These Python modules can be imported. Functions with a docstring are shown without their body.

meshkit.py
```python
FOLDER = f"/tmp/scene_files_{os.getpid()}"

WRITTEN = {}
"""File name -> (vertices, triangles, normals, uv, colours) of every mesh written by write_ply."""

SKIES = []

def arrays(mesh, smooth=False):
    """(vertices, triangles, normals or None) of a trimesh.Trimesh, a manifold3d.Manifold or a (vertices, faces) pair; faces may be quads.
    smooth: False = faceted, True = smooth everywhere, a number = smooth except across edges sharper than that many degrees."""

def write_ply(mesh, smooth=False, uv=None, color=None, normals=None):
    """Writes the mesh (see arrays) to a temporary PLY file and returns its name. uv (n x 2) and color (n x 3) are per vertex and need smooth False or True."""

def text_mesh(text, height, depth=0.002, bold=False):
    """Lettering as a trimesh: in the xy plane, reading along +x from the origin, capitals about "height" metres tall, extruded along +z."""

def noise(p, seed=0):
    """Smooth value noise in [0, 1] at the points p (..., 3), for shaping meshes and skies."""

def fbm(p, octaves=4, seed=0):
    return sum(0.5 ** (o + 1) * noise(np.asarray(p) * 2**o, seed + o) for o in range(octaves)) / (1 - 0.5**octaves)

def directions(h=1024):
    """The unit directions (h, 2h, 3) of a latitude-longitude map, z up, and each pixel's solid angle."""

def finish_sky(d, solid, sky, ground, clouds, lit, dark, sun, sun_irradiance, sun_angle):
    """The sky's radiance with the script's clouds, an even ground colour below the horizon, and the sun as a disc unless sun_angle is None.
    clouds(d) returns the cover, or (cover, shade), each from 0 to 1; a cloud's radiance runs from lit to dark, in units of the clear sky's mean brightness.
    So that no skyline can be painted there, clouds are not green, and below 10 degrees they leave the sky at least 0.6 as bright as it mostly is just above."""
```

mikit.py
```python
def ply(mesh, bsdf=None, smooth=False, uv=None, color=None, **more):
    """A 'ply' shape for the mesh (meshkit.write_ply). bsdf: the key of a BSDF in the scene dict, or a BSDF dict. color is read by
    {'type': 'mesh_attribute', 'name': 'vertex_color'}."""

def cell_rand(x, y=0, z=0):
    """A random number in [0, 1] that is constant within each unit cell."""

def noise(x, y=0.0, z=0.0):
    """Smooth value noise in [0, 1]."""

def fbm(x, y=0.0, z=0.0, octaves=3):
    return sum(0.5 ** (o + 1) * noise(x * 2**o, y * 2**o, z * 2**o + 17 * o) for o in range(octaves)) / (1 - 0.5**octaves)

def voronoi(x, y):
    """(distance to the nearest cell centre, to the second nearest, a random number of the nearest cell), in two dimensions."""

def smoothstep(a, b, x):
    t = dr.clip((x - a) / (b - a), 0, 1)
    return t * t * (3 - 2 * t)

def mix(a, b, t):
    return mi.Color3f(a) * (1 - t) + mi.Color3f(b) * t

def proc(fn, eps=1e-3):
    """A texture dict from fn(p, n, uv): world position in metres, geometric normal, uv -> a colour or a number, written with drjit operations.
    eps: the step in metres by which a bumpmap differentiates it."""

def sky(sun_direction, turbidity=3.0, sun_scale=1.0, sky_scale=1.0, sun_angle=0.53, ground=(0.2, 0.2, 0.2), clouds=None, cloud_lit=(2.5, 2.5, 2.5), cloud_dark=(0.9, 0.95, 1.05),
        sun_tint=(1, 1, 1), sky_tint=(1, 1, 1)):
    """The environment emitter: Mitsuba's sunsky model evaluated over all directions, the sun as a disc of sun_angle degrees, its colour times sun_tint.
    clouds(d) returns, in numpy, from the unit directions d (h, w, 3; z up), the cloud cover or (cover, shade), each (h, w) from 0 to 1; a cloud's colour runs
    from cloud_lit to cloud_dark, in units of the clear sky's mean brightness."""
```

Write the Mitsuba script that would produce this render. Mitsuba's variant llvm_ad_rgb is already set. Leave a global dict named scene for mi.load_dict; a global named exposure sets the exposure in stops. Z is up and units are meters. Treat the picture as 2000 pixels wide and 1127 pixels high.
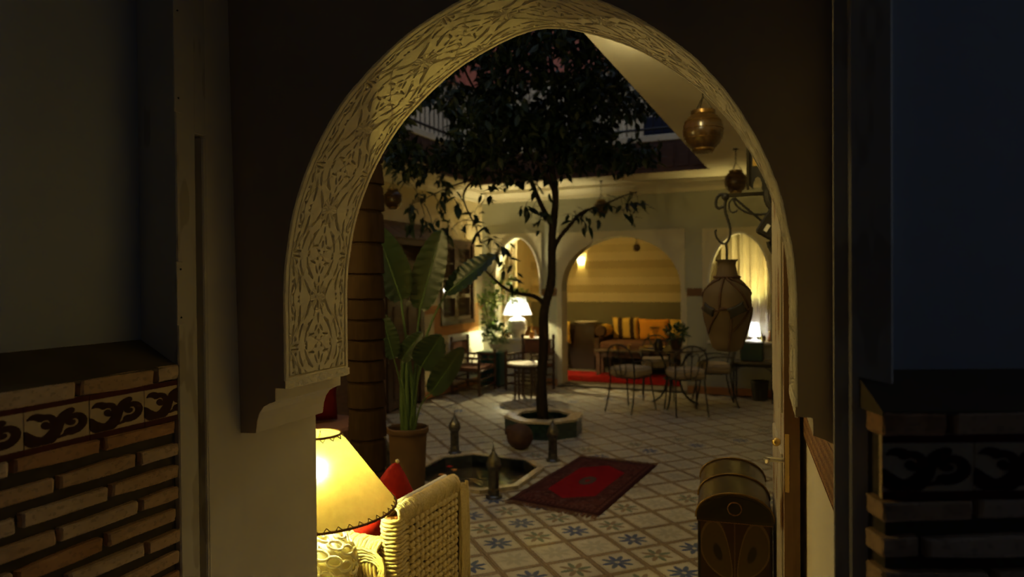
import math, random
import numpy as np, trimesh, mitsuba as mi, drjit as dr
import mikit, meshkit
from shapely.geometry import Polygon, LineString, Point, box as sbox
from shapely.ops import unary_union
from mikit import proc, noise, fbm, voronoi, cell_rand, smoothstep, mix

T = mi.ScalarTransform4f
rng = np.random.default_rng(7)
scene, labels = {}, {}

# ------------------------------------------------------------------ camera, sky, exposure
exposure = 0.0
YAW, PITCH, ROLL, EYE, FPX = math.radians(23.5), math.atan(13.5 / 1333), 0.008, 1.6, 1333.0
_F = np.array([-math.sin(YAW) * math.cos(PITCH), math.cos(YAW) * math.cos(PITCH), -math.sin(PITCH)])
_R = np.array([math.cos(YAW), math.sin(YAW), 0.0])
_U = np.cross(_R, _F)
_U = _U * math.cos(ROLL) + _R * math.sin(ROLL)
scene['camera'] = {
    'type': 'thinlens', 'fov': math.degrees(2 * math.atan(1000 / FPX)), 'fov_axis': 'x',
    'aperture_radius': 0.0042, 'focus_distance': 2.0, 'near_clip': 0.02, 'far_clip': 100.0,
    'to_world': T().look_at(origin=[0, 0, EYE], target=(_F + [0, 0, EYE]).tolist(), up=_U.tolist())}
NIGHT = 0.45
scene['night_sky'] = {'type': 'constant', 'radiance': {'type': 'rgb', 'value': [0.80 * NIGHT, 0.95 * NIGHT, 1.25 * NIGHT]}}
WARM, AMBER, SOFT = np.array([1.0, .75, .15]), np.array([1.0, .74, .24]), np.array([1.0, .85, .44])
P_LAMP, P_CONSOLE, P_WINDOW, P_SCONCE, P_CEIL_FILL, P_UPPER, P_SALON, P_LEFT = 100.0, 120.0, 105.0, 8.0, 16.0, 6.0, 34.0, 64.0

# ------------------------------------------------------------------ materials
def rgb(c):
    return {'type': 'rgb', 'value': [float(x) for x in c]}

def mat(name, color, rough=.6, metallic=0., spec=.3, two=True, bump=None, bscale=.002, **more):
    b = {'type': 'principled', 'base_color': color if isinstance(color, dict) else rgb(color), 'roughness': rough,
         'metallic': metallic, 'specular': spec, **more}
    if bump is not None:
        b = {'type': 'bumpmap', 'arbitrary': bump, 'scale': bscale, 'bsdf': b}
    scene[name] = {'type': 'twosided', 'bsdf': b} if two else b
    return name

def diffuse(name, color):
    scene[name] = {'type': 'twosided', 'bsdf': {'type': 'diffuse', 'reflectance': color if isinstance(color, dict) else rgb(color)}}
    return name

def mottle(c0, c1, k, octaves=3):
    return proc(lambda p, n, uv: mix(c0, c1, fbm(p.x * k, p.y * k, p.z * k, octaves)))

PLASTER = diffuse('plaster', mottle((.62, .58, .48), (.74, .70, .60), 3.0))
LIME = diffuse('carved_lime', mottle((.66, .61, .48), (.76, .71, .58), 5.0))
ROOM = diffuse('room_plaster', mottle((.42, .48, .56), (.48, .54, .63), 2.0))
TAN = diffuse('tan_plaster', mottle((.42, .34, .25), (.53, .43, .32), 4.0))
SAGE = diffuse('sage_plaster', mottle((.38, .38, .30), (.45, .45, .36), 1.7))
CREAM = diffuse('cream_plaster', mottle((.56, .51, .36), (.64, .58, .42), 2.4))
OCHRE = diffuse('ochre_plaster', mottle((.52, .42, .22), (.62, .52, .30), 2.2))
def ceil_fn(p, n, uv):
    return mix((.60, .54, .38), (.70, .64, .48), fbm(p.x * 2, p.y * 2, 1.0))
CEIL = diffuse('ceiling_plaster', proc(ceil_fn))
TERRA = diffuse('terracotta_paint', mottle((.36, .17, .06), (.46, .23, .10), 6.0))
BROWNBAND = diffuse('brown_band_paint', mottle((.15, .085, .05), (.20, .115, .07), 6.0))
PINK = diffuse('pink_plaster', mottle((.44, .16, .11), (.56, .22, .155), 2.0))
DADO = diffuse('dado_tadelakt', mottle((.115, .098, .055), (.15, .13, .075), 1.5))
STRIPE = [diffuse('stone_pale', mottle((.38, .31, .165), (.46, .375, .21), 3.0)), diffuse('stone_mid', mottle((.32, .255, .12), (.40, .32, .16), 3.0)),
          diffuse('stone_deep', mottle((.27, .205, .095), (.35, .275, .13), 3.0))]
def casing_fn(p, n, uv):
    w = smoothstep(.60, .66, fbm(p.x * 22, p.y * 22, p.z * 5, 3))
    return mix(mix((.50, .48, .42), (.58, .55, .48), fbm(p.x * 9, p.y * 9, p.z * 3)), (.22, .17, .11), w * .35)
CASING = mat('casing_paint', proc(casing_fn), .55)
def brick_fn(a, b):
    def f(p, n, uv):
        q = fbm(p.x * 55, p.y * 55, p.z * 55, 3)
        s = smoothstep(.62, .70, fbm(p.x * 120, p.y * 120, p.z * 120, 2))
        return mix(mix(a, b, q), (.20, .13, .085), s * .35)
    return proc(f)
BRICK = [diffuse('brick_buff', brick_fn((.44, .29, .17), (.60, .43, .28))), diffuse('brick_pale', brick_fn((.50, .37, .25), (.66, .52, .38))),
         diffuse('brick_red', brick_fn((.40, .22, .11), (.54, .33, .19)))]
MORTAR = diffuse('mortar', mottle((.07, .062, .05), (.12, .105, .085), 40.0))
LEDGE = diffuse('ledge_render', mottle((.10, .085, .06), (.15, .125, .09), 14.0))
TILE_C = mat('tile_cream', mottle((.50, .39, .24), (.60, .48, .32), 30.0), .35)
GLAZE_RED = mat('glaze_oxblood', mottle((.055, .009, .010), (.085, .014, .015), 40.0), .45, spec=.12)
GLAZE_BRN = mat('glaze_brown', mottle((.024, .006, .006), (.042, .010, .009), 40.0), .45, spec=.12)
WOOD = mat('dark_wood', proc(lambda p, n, uv: mix((.030, .014, .008), (.065, .032, .016), fbm(p.x * 60, p.y * 60, p.z * 8, 3))), .45)
WOODRED = mat('carved_cedar', proc(lambda p, n, uv: mix((.040, .018, .011), (.08, .038, .022), fbm(p.x * 14, p.y * 14, p.z * 40, 3))), .5)
DOORWOOD = mat('door_wood', proc(lambda p, n, uv: mix((.10, .05, .025), (.20, .11, .055), fbm(p.x * 50, p.y * 50, p.z * 4, 3))), .4)
GREYWOOD = mat('grey_door_paint', proc(lambda p, n, uv: mix(mix((.34, .30, .25), (.44, .40, .34), fbm(p.x * 30, p.y * 30, p.z * 3)), (.16, .08, .04), smoothstep(.58, .68, fbm(p.x * 14, p.y * 14, p.z * 4, 3)))), .4)
IRON = mat('black_iron', (.012, .011, .010), .5)
IRONSHEEN = mat('worn_iron', (.05, .045, .035), .3, .9)
BRASS = mat('brass', (.78, .55, .20), .28, 1.0)
OLDBRASS = mat('old_brass', proc(lambda p, n, uv: mix((.10, .055, .018), (.22, .13, .042), fbm(p.x * 40, p.y * 40, p.z * 40))), .32, .9)
PEWTER = mat('pewter', proc(lambda p, n, uv: mix((.05, .048, .044), (.14, .135, .125), fbm(p.x * 45, p.y * 45, p.z * 45))), .3, .85)
STEEL = mat('steel', (.75, .72, .62), .25, 1.0)
ROPE = diffuse('palm_rope', proc(lambda p, n, uv: mix((.54, .42, .20), (.80, .68, .42), fbm(p.x * 160, p.y * 160, p.z * 160, 2))))
RED = mat('red_cloth', mottle((.25, .010, .010), (.32, .018, .016), 60.0), .8, spec=.1, sheen=.4)
YELLOW = mat('yellow_cloth', mottle((.66, .40, .07), (.76, .48, .10), 50.0), .9, spec=.05)
STRIPEDARK = mat('dark_stripe_cloth', (.055, .030, .018), .9, spec=.05)
ORANGE = mat('orange_cloth', mottle((.74, .29, .03), (.84, .36, .05), 50.0), .9, spec=.05)
DEEPRED = mat('dark_red_cloth', (.075, .006, .006), .9, spec=.05)
GLOWBASE = diffuse('cream_plaster_base', (.90, .83, .58))
SEATC = mat('beige_cloth', mottle((.26, .20, .12), (.33, .26, .165), 50.0), .9, spec=.05)
MATTRESS = mat('brown_cloth', mottle((.09, .042, .028), (.15, .075, .048), 40.0), .9, spec=.05)
WHITE = mat('white_paint', (.72, .69, .60), .5)
CERAMIC = mat('white_ceramic', (.74, .70, .60), .25)
CURTAIN = diffuse('curtain_cloth', mottle((.70, .62, .42), (.78, .70, .50), 4.0))
POTCLAY = mat('pot_clay', mottle((.065, .034, .014), (.10, .054, .022), 9.0), .7)
JUG = mat('jug_clay', mottle((.03, .014, .008), (.065, .030, .017), 20.0), .7)
AMPHORA = mat('amphora_clay', mottle((.055, .038, .022), (.085, .058, .035), 12.0), .75)
SOIL = diffuse('soil', mottle((.03, .022, .015), (.06, .045, .03), 40.0))
BARK = diffuse('bark', proc(lambda p, n, uv: mix((.010, .008, .006), (.034, .026, .018), fbm(p.x * 70, p.y * 70, p.z * 14, 3))))
PALM = diffuse('palm_bark', proc(lambda p, n, uv: mix((.015, .009, .006), (.036, .022, .013), fbm(p.x * 90, p.y * 90, p.z * 7, 3))))
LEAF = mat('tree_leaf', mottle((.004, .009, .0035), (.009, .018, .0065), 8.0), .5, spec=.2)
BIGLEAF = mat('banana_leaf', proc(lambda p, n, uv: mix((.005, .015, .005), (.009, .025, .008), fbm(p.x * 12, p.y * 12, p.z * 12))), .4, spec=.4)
STEM = mat('green_stem', (.055, .095, .03), .45)
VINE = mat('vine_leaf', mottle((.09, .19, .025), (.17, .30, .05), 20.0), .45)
FERN = mat('dark_plant_leaf', mottle((.02, .04, .012), (.05, .085, .025), 20.0), .45)
GREENBOX = mat('green_lacquer', (.015, .055, .05), .3)
BLUEPAINT = mat('blue_paint', (.006, .010, .034), .5)
ZELLIGE = mat('green_zellige', proc(lambda p, n, uv: mix((.005, .012, .009), (.014, .03, .023), cell_rand(p.x * 28, p.y * 28, p.z * 28))), .12, spec=.6)
BLUEZ = mat('blue_zellige', proc(lambda p, n, uv: mix((.005, .008, .011), (.016, .022, .026), cell_rand(p.x * 28, p.y * 28, p.z * 28))), .12, spec=.6)
GOLDRIM = mat('pale_rim_tile', proc(lambda p, n, uv: mix((.24, .19, .12), (.44, .36, .24), cell_rand(p.x * 34, p.y * 34, p.z * 34))), .2, spec=.6)
PETAL = mat('rose_petal', (.55, .22, .04), .6)
BLACK = mat('black_plastic', (.014, .015, .014), .5)
GLASSY = mat('polished_table', (.05, .035, .02), .08, spec=.9)
PEARL = mat('inlay_pearl', (.66, .58, .46), .25)
BOXWOOD = mat('inlaid_box', (.018, .009, .006), .4)
PAGE = mat('paper', (.70, .66, .55), .7)
GLAZEORANGE = mat('orange_glass', (.62, .26, .05), .2)
GROUT = diffuse('grout', mottle((.10, .07, .04), (.15, .11, .07), 20.0))
CARPET = diffuse('carpet_wool', proc(lambda p, n, uv: mix(mix((.17, .009, .008), (.23, .015, .011), fbm(p.x * 30, p.y * 30)), (.10, .02, .014), smoothstep(.80, .9, noise(p.x * 9, p.y * 9)))))
SHADE = 'parchment_shade'
scene[SHADE] = {'type': 'principledthin', 'base_color': proc(lambda p, n, uv: mix((.105, .087, .048), (.145, .12, .068), fbm(p.x * 45, p.y * 45, p.z * 45, 3))), 'roughness': .55, 'diff_trans': 1.0, 'spec_trans': 0.45, 'eta': 1.3}
SHADEW = 'linen_shade'
scene[SHADEW] = {'type': 'principledthin', 'base_color': rgb((.86, .78, .58)), 'roughness': .7, 'diff_trans': 1.1, 'spec_trans': 0.0}
AMBERGLASS = 'amber_glass'
mat(AMBERGLASS, proc(lambda p, n, uv: mix((.020, .009, .003), (.06, .028, .006), fbm(p.x * 30, p.y * 30, p.z * 30))), .22, .0, .35, clearcoat=.15, clearcoat_gloss=.8)
WATER = 'water_surface'
scene[WATER] = {'type': 'dielectric', 'int_ior': 1.33}

def floor_tile_fn(leaf, leaf2, amount):
    """cement tile printed with an eight-leaf star and a brown double border; uv runs 0..1 over the tile"""
    def f(p, n, uv):
        x, y = uv.x - .5, uv.y - .5
        m = dr.maximum(dr.abs(x), dr.abs(y))
        ground = mix((.34, .31, .24), (.45, .41, .32), fbm(p.x * 11, p.y * 11, 2.0))
        r, th = dr.sqrt(x * x + y * y), dr.atan2(y, x)
        k = th / (math.pi / 4)
        k = k - dr.floor(k + .5)
        a = dr.abs(k) * (math.pi / 4)
        half = .058 * dr.sqrt(dr.maximum(1 - dr.square((r - .205) / .155), 0))
        star = smoothstep(half + .006, half - .006, r * dr.sin(a))
        odd = dr.abs(dr.floor(th / (math.pi / 4) + .5)) 
        second = odd - 2 * dr.floor(odd / 2)
        col = mix(ground, mix(leaf, leaf2, second), star * amount)
        col = mix(col, (.11, .062, .028), smoothstep(.425, .435, m) * (1 - smoothstep(.47, .475, m)) * .9)
        dash = smoothstep(.35, .45, dr.abs(dr.sin((x + y) * 60)))
        col = mix(col, (.16, .095, .045), smoothstep(.47, .475, m) * (.4 + .5 * dash))
        col = mix(col, (.26, .20, .12), smoothstep(.375, .38, m) * (1 - smoothstep(.39, .395, m)) * .7)
        return col * (.72 + .4 * fbm(p.x * 2.3, p.y * 2.3, 7.0, 2))
    return proc(f)
TILES = [mat('floor_tile_blue', floor_tile_fn((.02, .04, .135), (.03, .055, .125), .95), .38, spec=.45),
         mat('floor_tile_green', floor_tile_fn((.05, .085, .06), (.14, .085, .05), .85), .38, spec=.45),
         mat('floor_tile_faded', floor_tile_fn((.19, .19, .14), (.20, .175, .12), .40), .38, spec=.45)]

def rug_fn(p, n, uv):
    x, y = dr.abs(uv.x - .5), dr.abs(uv.y - .5)          # x across, y along
    field = mix((.080, .026, .023), (.045, .018, .017), voronoi(uv.x * 15, uv.y * 30)[2])
    speck = smoothstep(.70, .78, noise(uv.x * 42, uv.y * 80))
    field = mix(field, (.12, .07, .06), speck * .6)
    hexa = dr.maximum(x / .27, (y + x * .42) / .36)
    inner = mix((.22, .012, .016), (.17, .010, .013), fbm(uv.x * 30, uv.y * 60))
    col = mix(field, inner, 1 - smoothstep(.98, 1.0, hexa))
    ring = dr.sqrt(dr.square(x / .085) + dr.square(y / .085))
    med = mix((.035, .022, .02), (.085, .06, .05), smoothstep(.4, .6, dr.abs(dr.sin(dr.atan2(y, x) * 8))))
    col = mix(col, med, (1 - smoothstep(.95, 1.0, ring)) * smoothstep(.28, .34, ring))
    edge = dr.maximum(x, y * .5 + .25)
    b1 = smoothstep(.40, .405, dr.maximum(x, y - .03))
    col = mix(col, mix((.04, .014, .014), (.085, .040, .034), smoothstep(.3, .7, dr.abs(dr.sin(uv.y * 90) * dr.cos(uv.x * 60)))), b1)
    return mix(col, (.03, .012, .012), smoothstep(.475, .48, dr.maximum(x, y)))
RUG = diffuse('rug_wool', proc(rug_fn))

def chest_fn(p, n, uv):
    """painted chest: oxblood ground with four rounded petals, each with a dark eye"""
    x, y = uv.x, uv.y
    cx, cy = dr.abs(x - .5) - .245, dr.abs(y - .5) - .25
    u, v = (cx + cy) * .7071, (cy - cx) * .7071
    w = .175 * (1 + 1.6 * u)
    d = dr.sqrt(dr.square(u / .285) + dr.square(v / dr.maximum(w, .03)))
    col = mix((.020, .006, .005), (.030, .010, .007), fbm(p.x * 20, p.y * 20, p.z * 20))
    col = mix(col, (.050, .027, .013), 1 - smoothstep(.96, 1.0, d))
    col = mix(col, (.085, .050, .024), smoothstep(.90, .93, d) * (1 - smoothstep(1.0, 1.03, d)))
    col = mix(col, (.011, .006, .006), 1 - smoothstep(.22, .34, d))
    return mix(col, (.06, .03, .02), 1 - smoothstep(.008, .012, dr.minimum(dr.abs(x - .5), dr.abs(y - .5))))
CHEST = mat('chest_paint', proc(chest_fn), .35)
CHESTBLACK = mat('chest_black', (.010, .007, .006), .35)
CHESTLID = mat('chest_lid_leather', proc(lambda p, n, uv: mix((.012, .007, .003), (.030, .018, .007), fbm(p.x * 30, p.y * 12, p.z * 30))), .24, spec=.45)

def frieze_fn(p, n, uv):
    # interlocking brown and cream darts, a dark line along the foot and the head of the tile
    x, y = uv.x * 6, uv.y * 5
    row = dr.floor(y)
    zig = dr.abs((x + .5 * row) - dr.floor(x + .5 * row) - .5) * 2
    fy = y - row
    dart = smoothstep(.42, .5, dr.abs(zig - fy) + .18 * dr.abs(dr.sin(x * 6.283)))
    col = mix((.36, .22, .11), (.085, .022, .014), dart)
    col = mix(col, (.10, .05, .07), smoothstep(.75, .85, zig) * smoothstep(.6, .7, fy) * .7)
    edge = dr.minimum(uv.y, 1 - uv.y)
    return mix((.30, .19, .10), mix((.07, .018, .012), col, smoothstep(.055, .06, edge)), smoothstep(.025, .03, edge))
FRIEZE = mat('frieze_tile', proc(frieze_fn), .4, spec=.25)

# ------------------------------------------------------------------ naming helpers
_n = {}
def numbered(key):
    k = _n.get(key, -1) + 1
    _n[key] = k
    return key if k == 0 else f'{key}_{k:03d}'

def thing(name, label, cat, group=None):
    key = numbered(name)
    labels[key] = {'label': label, 'category': cat}
    if group:
        labels[key]['group'] = group
    return key

def struct(name, mesh, m, smooth=False, **kw):
    key = numbered(name)
    if mesh is not None:
        scene[key] = mikit.ply(mesh, m, smooth=smooth, **kw)
    labels[key] = {'kind': 'structure', 'label': name.replace('_', ' ')}
    return key

def part(parent, name, mesh, m, smooth=False, label=None, stuff=False, to_world=None, **kw):
    key = numbered(f'{parent}__{name}')
    s = dict(mesh) if isinstance(mesh, dict) else mikit.ply(mesh, m, smooth=smooth, **kw)
    if isinstance(mesh, dict):
        s['bsdf'] = {'type': 'ref', 'id': m}
    if to_world is not None:
        s['to_world'] = T(np.asarray(to_world, float))
    scene[key] = s
    d = {}
    if label: d['label'] = label
    if stuff: d['kind'] = 'stuff'
    if d: labels[key] = d
    return key

def single(name, mesh, m, label, cat, group=None, smooth=False, kind=None, **kw):
    key = thing(name, label, cat, group)
    scene[key] = mikit.ply(mesh, m, smooth=smooth, **kw)
    if kind: labels[key]['kind'] = kind
    return key

def lamp_bulb(parent, pos, radius, power, color):
    key = numbered(f'{parent}__bulb')
    area = 4 * math.pi * radius ** 2
    L = np.asarray(color) * power / (math.pi * area)
    scene[key] = {'type': 'sphere', 'center': [float(x) for x in pos], 'radius': float(radius), 'emitter': {'type': 'area', 'radiance': rgb(L)}}
    labels[key] = {'label': 'glowing bulb'}

# ------------------------------------------------------------------ mesh helpers
def cat(*ms):
    flat = []
    for m in ms:
        flat += list(m) if isinstance(m, (list, tuple)) else [m]
    return trimesh.util.concatenate(flat)

def box(x0, x1, y0, y1, z0, z1, bevel=0.0):
    if bevel <= 0:
        m = trimesh.creation.box((x1 - x0, y1 - y0, z1 - z0))
    else:
        e = np.array([x1 - x0, y1 - y0, z1 - z0]) / 2
        pts = []
        for sx in (-1, 1):
            for sy in (-1, 1):
                for sz in (-1, 1):
                    for k in range(3):
                        q = e.copy(); q[[j for j in range(3) if j != k]] -= bevel
                        pts.append(q * [sx, sy, sz])
        m = trimesh.convex.convex_hull(np.array(pts))
    m.apply_translation([(x0 + x1) / 2, (y0 + y1) / 2, (z0 + z1) / 2])
    return m

def rotz(m, deg, about=(0, 0, 0)):
    m.apply_transform(trimesh.transformations.rotation_matrix(math.radians(deg), [0, 0, 1], about))
    return m

def rot(m, deg, axis, about=(0, 0, 0)):
    m.apply_transform(trimesh.transformations.rotation_matrix(math.radians(deg), axis, about))
    return m

def move(m, *d):
    m.apply_translation(d)
    return m

def tube(points, r, sides=8, caps=True):
    p = np.asarray(points, float)
    r = np.broadcast_to(np.asarray(r, float), (len(p),))
    t = np.gradient(p, axis=0)
    t /= np.linalg.norm(t, axis=1, keepdims=True) + 1e-12
    a = np.zeros_like(p)
    ref = np.array([0, 0, 1.]) if abs(t[0][2]) < .9 else np.array([1., 0, 0])
    a[0] = np.cross(t[0], ref)
    for i in range(1, len(p)):
        a[i] = a[i - 1] - t[i] * (a[i - 1] @ t[i])
    a /= np.linalg.norm(a, axis=1, keepdims=True) + 1e-12
    b = np.cross(t, a)
    ang = np.arange(sides) * 2 * np.pi / sides
    v = p[:, None] + r[:, None, None] * (np.cos(ang)[None, :, None] * a[:, None] + np.sin(ang)[None, :, None] * b[:, None])
    n = len(p)
    i, j = np.meshgrid(np.arange(n - 1), np.arange(sides), indexing='ij')
    q = np.stack([i * sides + j, i * sides + (j + 1) % sides, (i + 1) * sides + (j + 1) % sides, (i + 1) * sides + j], -1).reshape(-1, 4)
    f = np.vstack([q[:, [0, 1, 2]], q[:, [0, 2, 3]]])
    v = v.reshape(-1, 3)
    if caps:
        c0, c1 = len(v), len(v) + 1
        v = np.vstack([v, p[0], p[-1]])
        k = np.arange(sides)
        f = np.vstack([f, np.stack([k * 0 + c0, (k + 1) % sides, k], 1), np.stack([k * 0 + c1, (n - 1) * sides + k, (n - 1) * sides + (k + 1) % sides], 1)])
    return trimesh.Trimesh(v, f, process=False)

def spline(points, n=24):
    p = np.asarray(points, float)
    from scipy.interpolate import CubicSpline
    d = np.r_[0, np.cumsum(np.linalg.norm(np.diff(p, axis=0), axis=1))]
    return CubicSpline(d, p)(np.linspace(0, d[-1], n))

def lathe(profile, sides=32, at=(0, 0, 0)):
    pr = np.asarray(profile, float)
    m = trimesh.creation.revolve(pr, sections=sides)
    m.apply_translation(at)
    return m

def smooth_profile(pr, n=40):
    pr = np.asarray(pr, float)
    from scipy.interpolate import PchipInterpolator
    d = np.r_[0, np.cumsum(np.linalg.norm(np.diff(pr, axis=0), axis=1))]
    return PchipInterpolator(d, pr)(np.linspace(0, d[-1], n))

def prism(poly, h):
    """polygon in (x, y), extruded along +z"""
    geoms = getattr(poly, 'geoms', [poly])
    return cat([trimesh.creation.extrude_polygon(g, h, engine='earcut') for g in geoms])

def wall_xz(poly, y0, y1):
    """polygon in (x, z), standing, thickness from y0 to y1"""
    m = prism(poly, y1 - y0)
    v = m.vertices.copy()
    m.vertices = np.stack([v[:, 0], y1 - v[:, 2], v[:, 1]], 1)
    return m

def wall_yz(poly, x0, x1):
    m = prism(poly, x1 - x0)
    v = m.vertices.copy()
    m.vertices = np.stack([x0 + v[:, 2], v[:, 0], v[:, 1]], 1)
    return m

def arch_poly(cx, half, z0, spring, apex, n=28, point=.06):
    t = np.linspace(0, math.pi, n)
    x = cx + half * np.cos(t)
    z = spring + (apex - spring) * np.sin(t) ** (.92)
    z += point * (apex - spring) * np.maximum(0, 1 - np.abs(np.cos(t)) * 3) * 0.5
    z = np.minimum(z, apex + .01)
    return Polygon([(cx + half, z0)] + list(zip(x, z)) + [(cx - half, z0)])

def pillow(w, h, d, n=18, pinch=.12):
    """soft square cushion in the xz plane, thickness along y"""
    u = np.linspace(-1, 1, n)
    U, V = np.meshgrid(u, u, indexing='ij')
    prof = np.power(np.clip((1 - U ** 4) * (1 - V ** 4), 0, 1), .5)
    sx = 1 - pinch * (1 - V ** 2) * 0 - pinch * (1 - np.abs(V)) * np.abs(U) ** 3 * .5
    sz = 1 - pinch * (1 - np.abs(U)) * np.abs(V) ** 3 * .5
    X, Z, Y = U * w / 2 * sx, V * h / 2 * sz, prof * d / 2
    v = np.vstack([np.stack([X, Y, Z], -1).reshape(-1, 3), np.stack([X, -Y, Z], -1).reshape(-1, 3)])
    i, j = np.meshgrid(np.arange(n - 1), np.arange(n - 1), indexing='ij')
    q = np.stack([i * n + j, (i + 1) * n + j, (i + 1) * n + j + 1, i * n + j + 1], -1).reshape(-1, 4)
    f = np.vstack([q[:, [0, 2, 1]], q[:, [0, 3, 2]]])
    f2 = f[:, ::-1] + n * n
    m = trimesh.Trimesh(v, np.vstack([f, f2]), process=True)
    return m

def grid_mesh(P):
    """P (n, m, 3) -> mesh"""
    n, m = P.shape[:2]
    i, j = np.meshgrid(np.arange(n - 1), np.arange(m - 1), indexing='ij')
    q = np.stack([i * m + j, (i + 1) * m + j, (i + 1) * m + j + 1, i * m + j + 1], -1).reshape(-1, 4)
    return trimesh.Trimesh(P.reshape(-1, 3), np.vstack([q[:, [0, 1, 2]], q[:, [0, 2, 3]]]), process=False)

def mtx(pos, x, y, z):
    M = np.eye(4)
    M[:3, 0], M[:3, 1], M[:3, 2], M[:3, 3] = x, y, z, pos
    return M

def unit(v):
    v = np.asarray(v, float)
    return v / (np.linalg.norm(v) + 1e-12)

def frame_from(direction, up):
    """columns: x side, y along direction, z normal"""
    y = unit(direction)
    x = unit(np.cross(y, up))
    return x, y, np.cross(x, y)

def euler(rx, ry, rz):
    return trimesh.transformations.euler_matrix(rx, ry, rz)

# ================================================================== the arch and the room in front of it
ANG = math.radians(3.723)
EA, EB = np.array([math.cos(ANG), math.sin(ANG), 0]), np.array([-math.sin(ANG), math.cos(ANG), 0])
def A(m):
    """from arch coordinates (a across, b into the courtyard, z) to the world"""
    m = m.copy()
    m.apply_transform(mtx((0, 0, 0), EA, EB, (0, 0, 1)))
    return m
AX = -.555                                             # the arch's axis
HALF_Z = np.array([[1.318, .627], [1.42, .627], [1.55, .627], [1.64, .622], [1.70, .612], [1.757, .601], [1.816, .583], [1.875, .559], [1.934, .529],
                   [1.993, .492], [2.052, .446], [2.082, .418], [2.111, .385], [2.141, .349], [2.17, .310], [2.20, .265], [2.226, .216], [2.25, .160], [2.27, .105], [2.283, .058], [2.290, .0]])
def arch_profile(n):
    left = np.stack([AX - HALF_Z[:, 1], HALF_Z[:, 0]], 1)
    right = np.stack([AX + HALF_Z[::-1, 1], HALF_Z[::-1, 0]], 1)[1:]
    p = np.vstack([left, right])
    d = np.r_[0, np.cumsum(np.linalg.norm(np.diff(p, axis=0), axis=1))]
    from scipy.interpolate import PchipInterpolator
    s = np.linspace(0, d[-1], n)
    return PchipInterpolator(d, p)(s), s
prof, S = arch_profile(1500)
tan = np.gradient(prof, axis=0); tan /= np.linalg.norm(tan, axis=1, keepdims=True)
nor = np.stack([tan[:, 1], -tan[:, 0]], 1)             # points into the opening
ARCH0, ARCH1 = 1.5, 1.8

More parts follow.
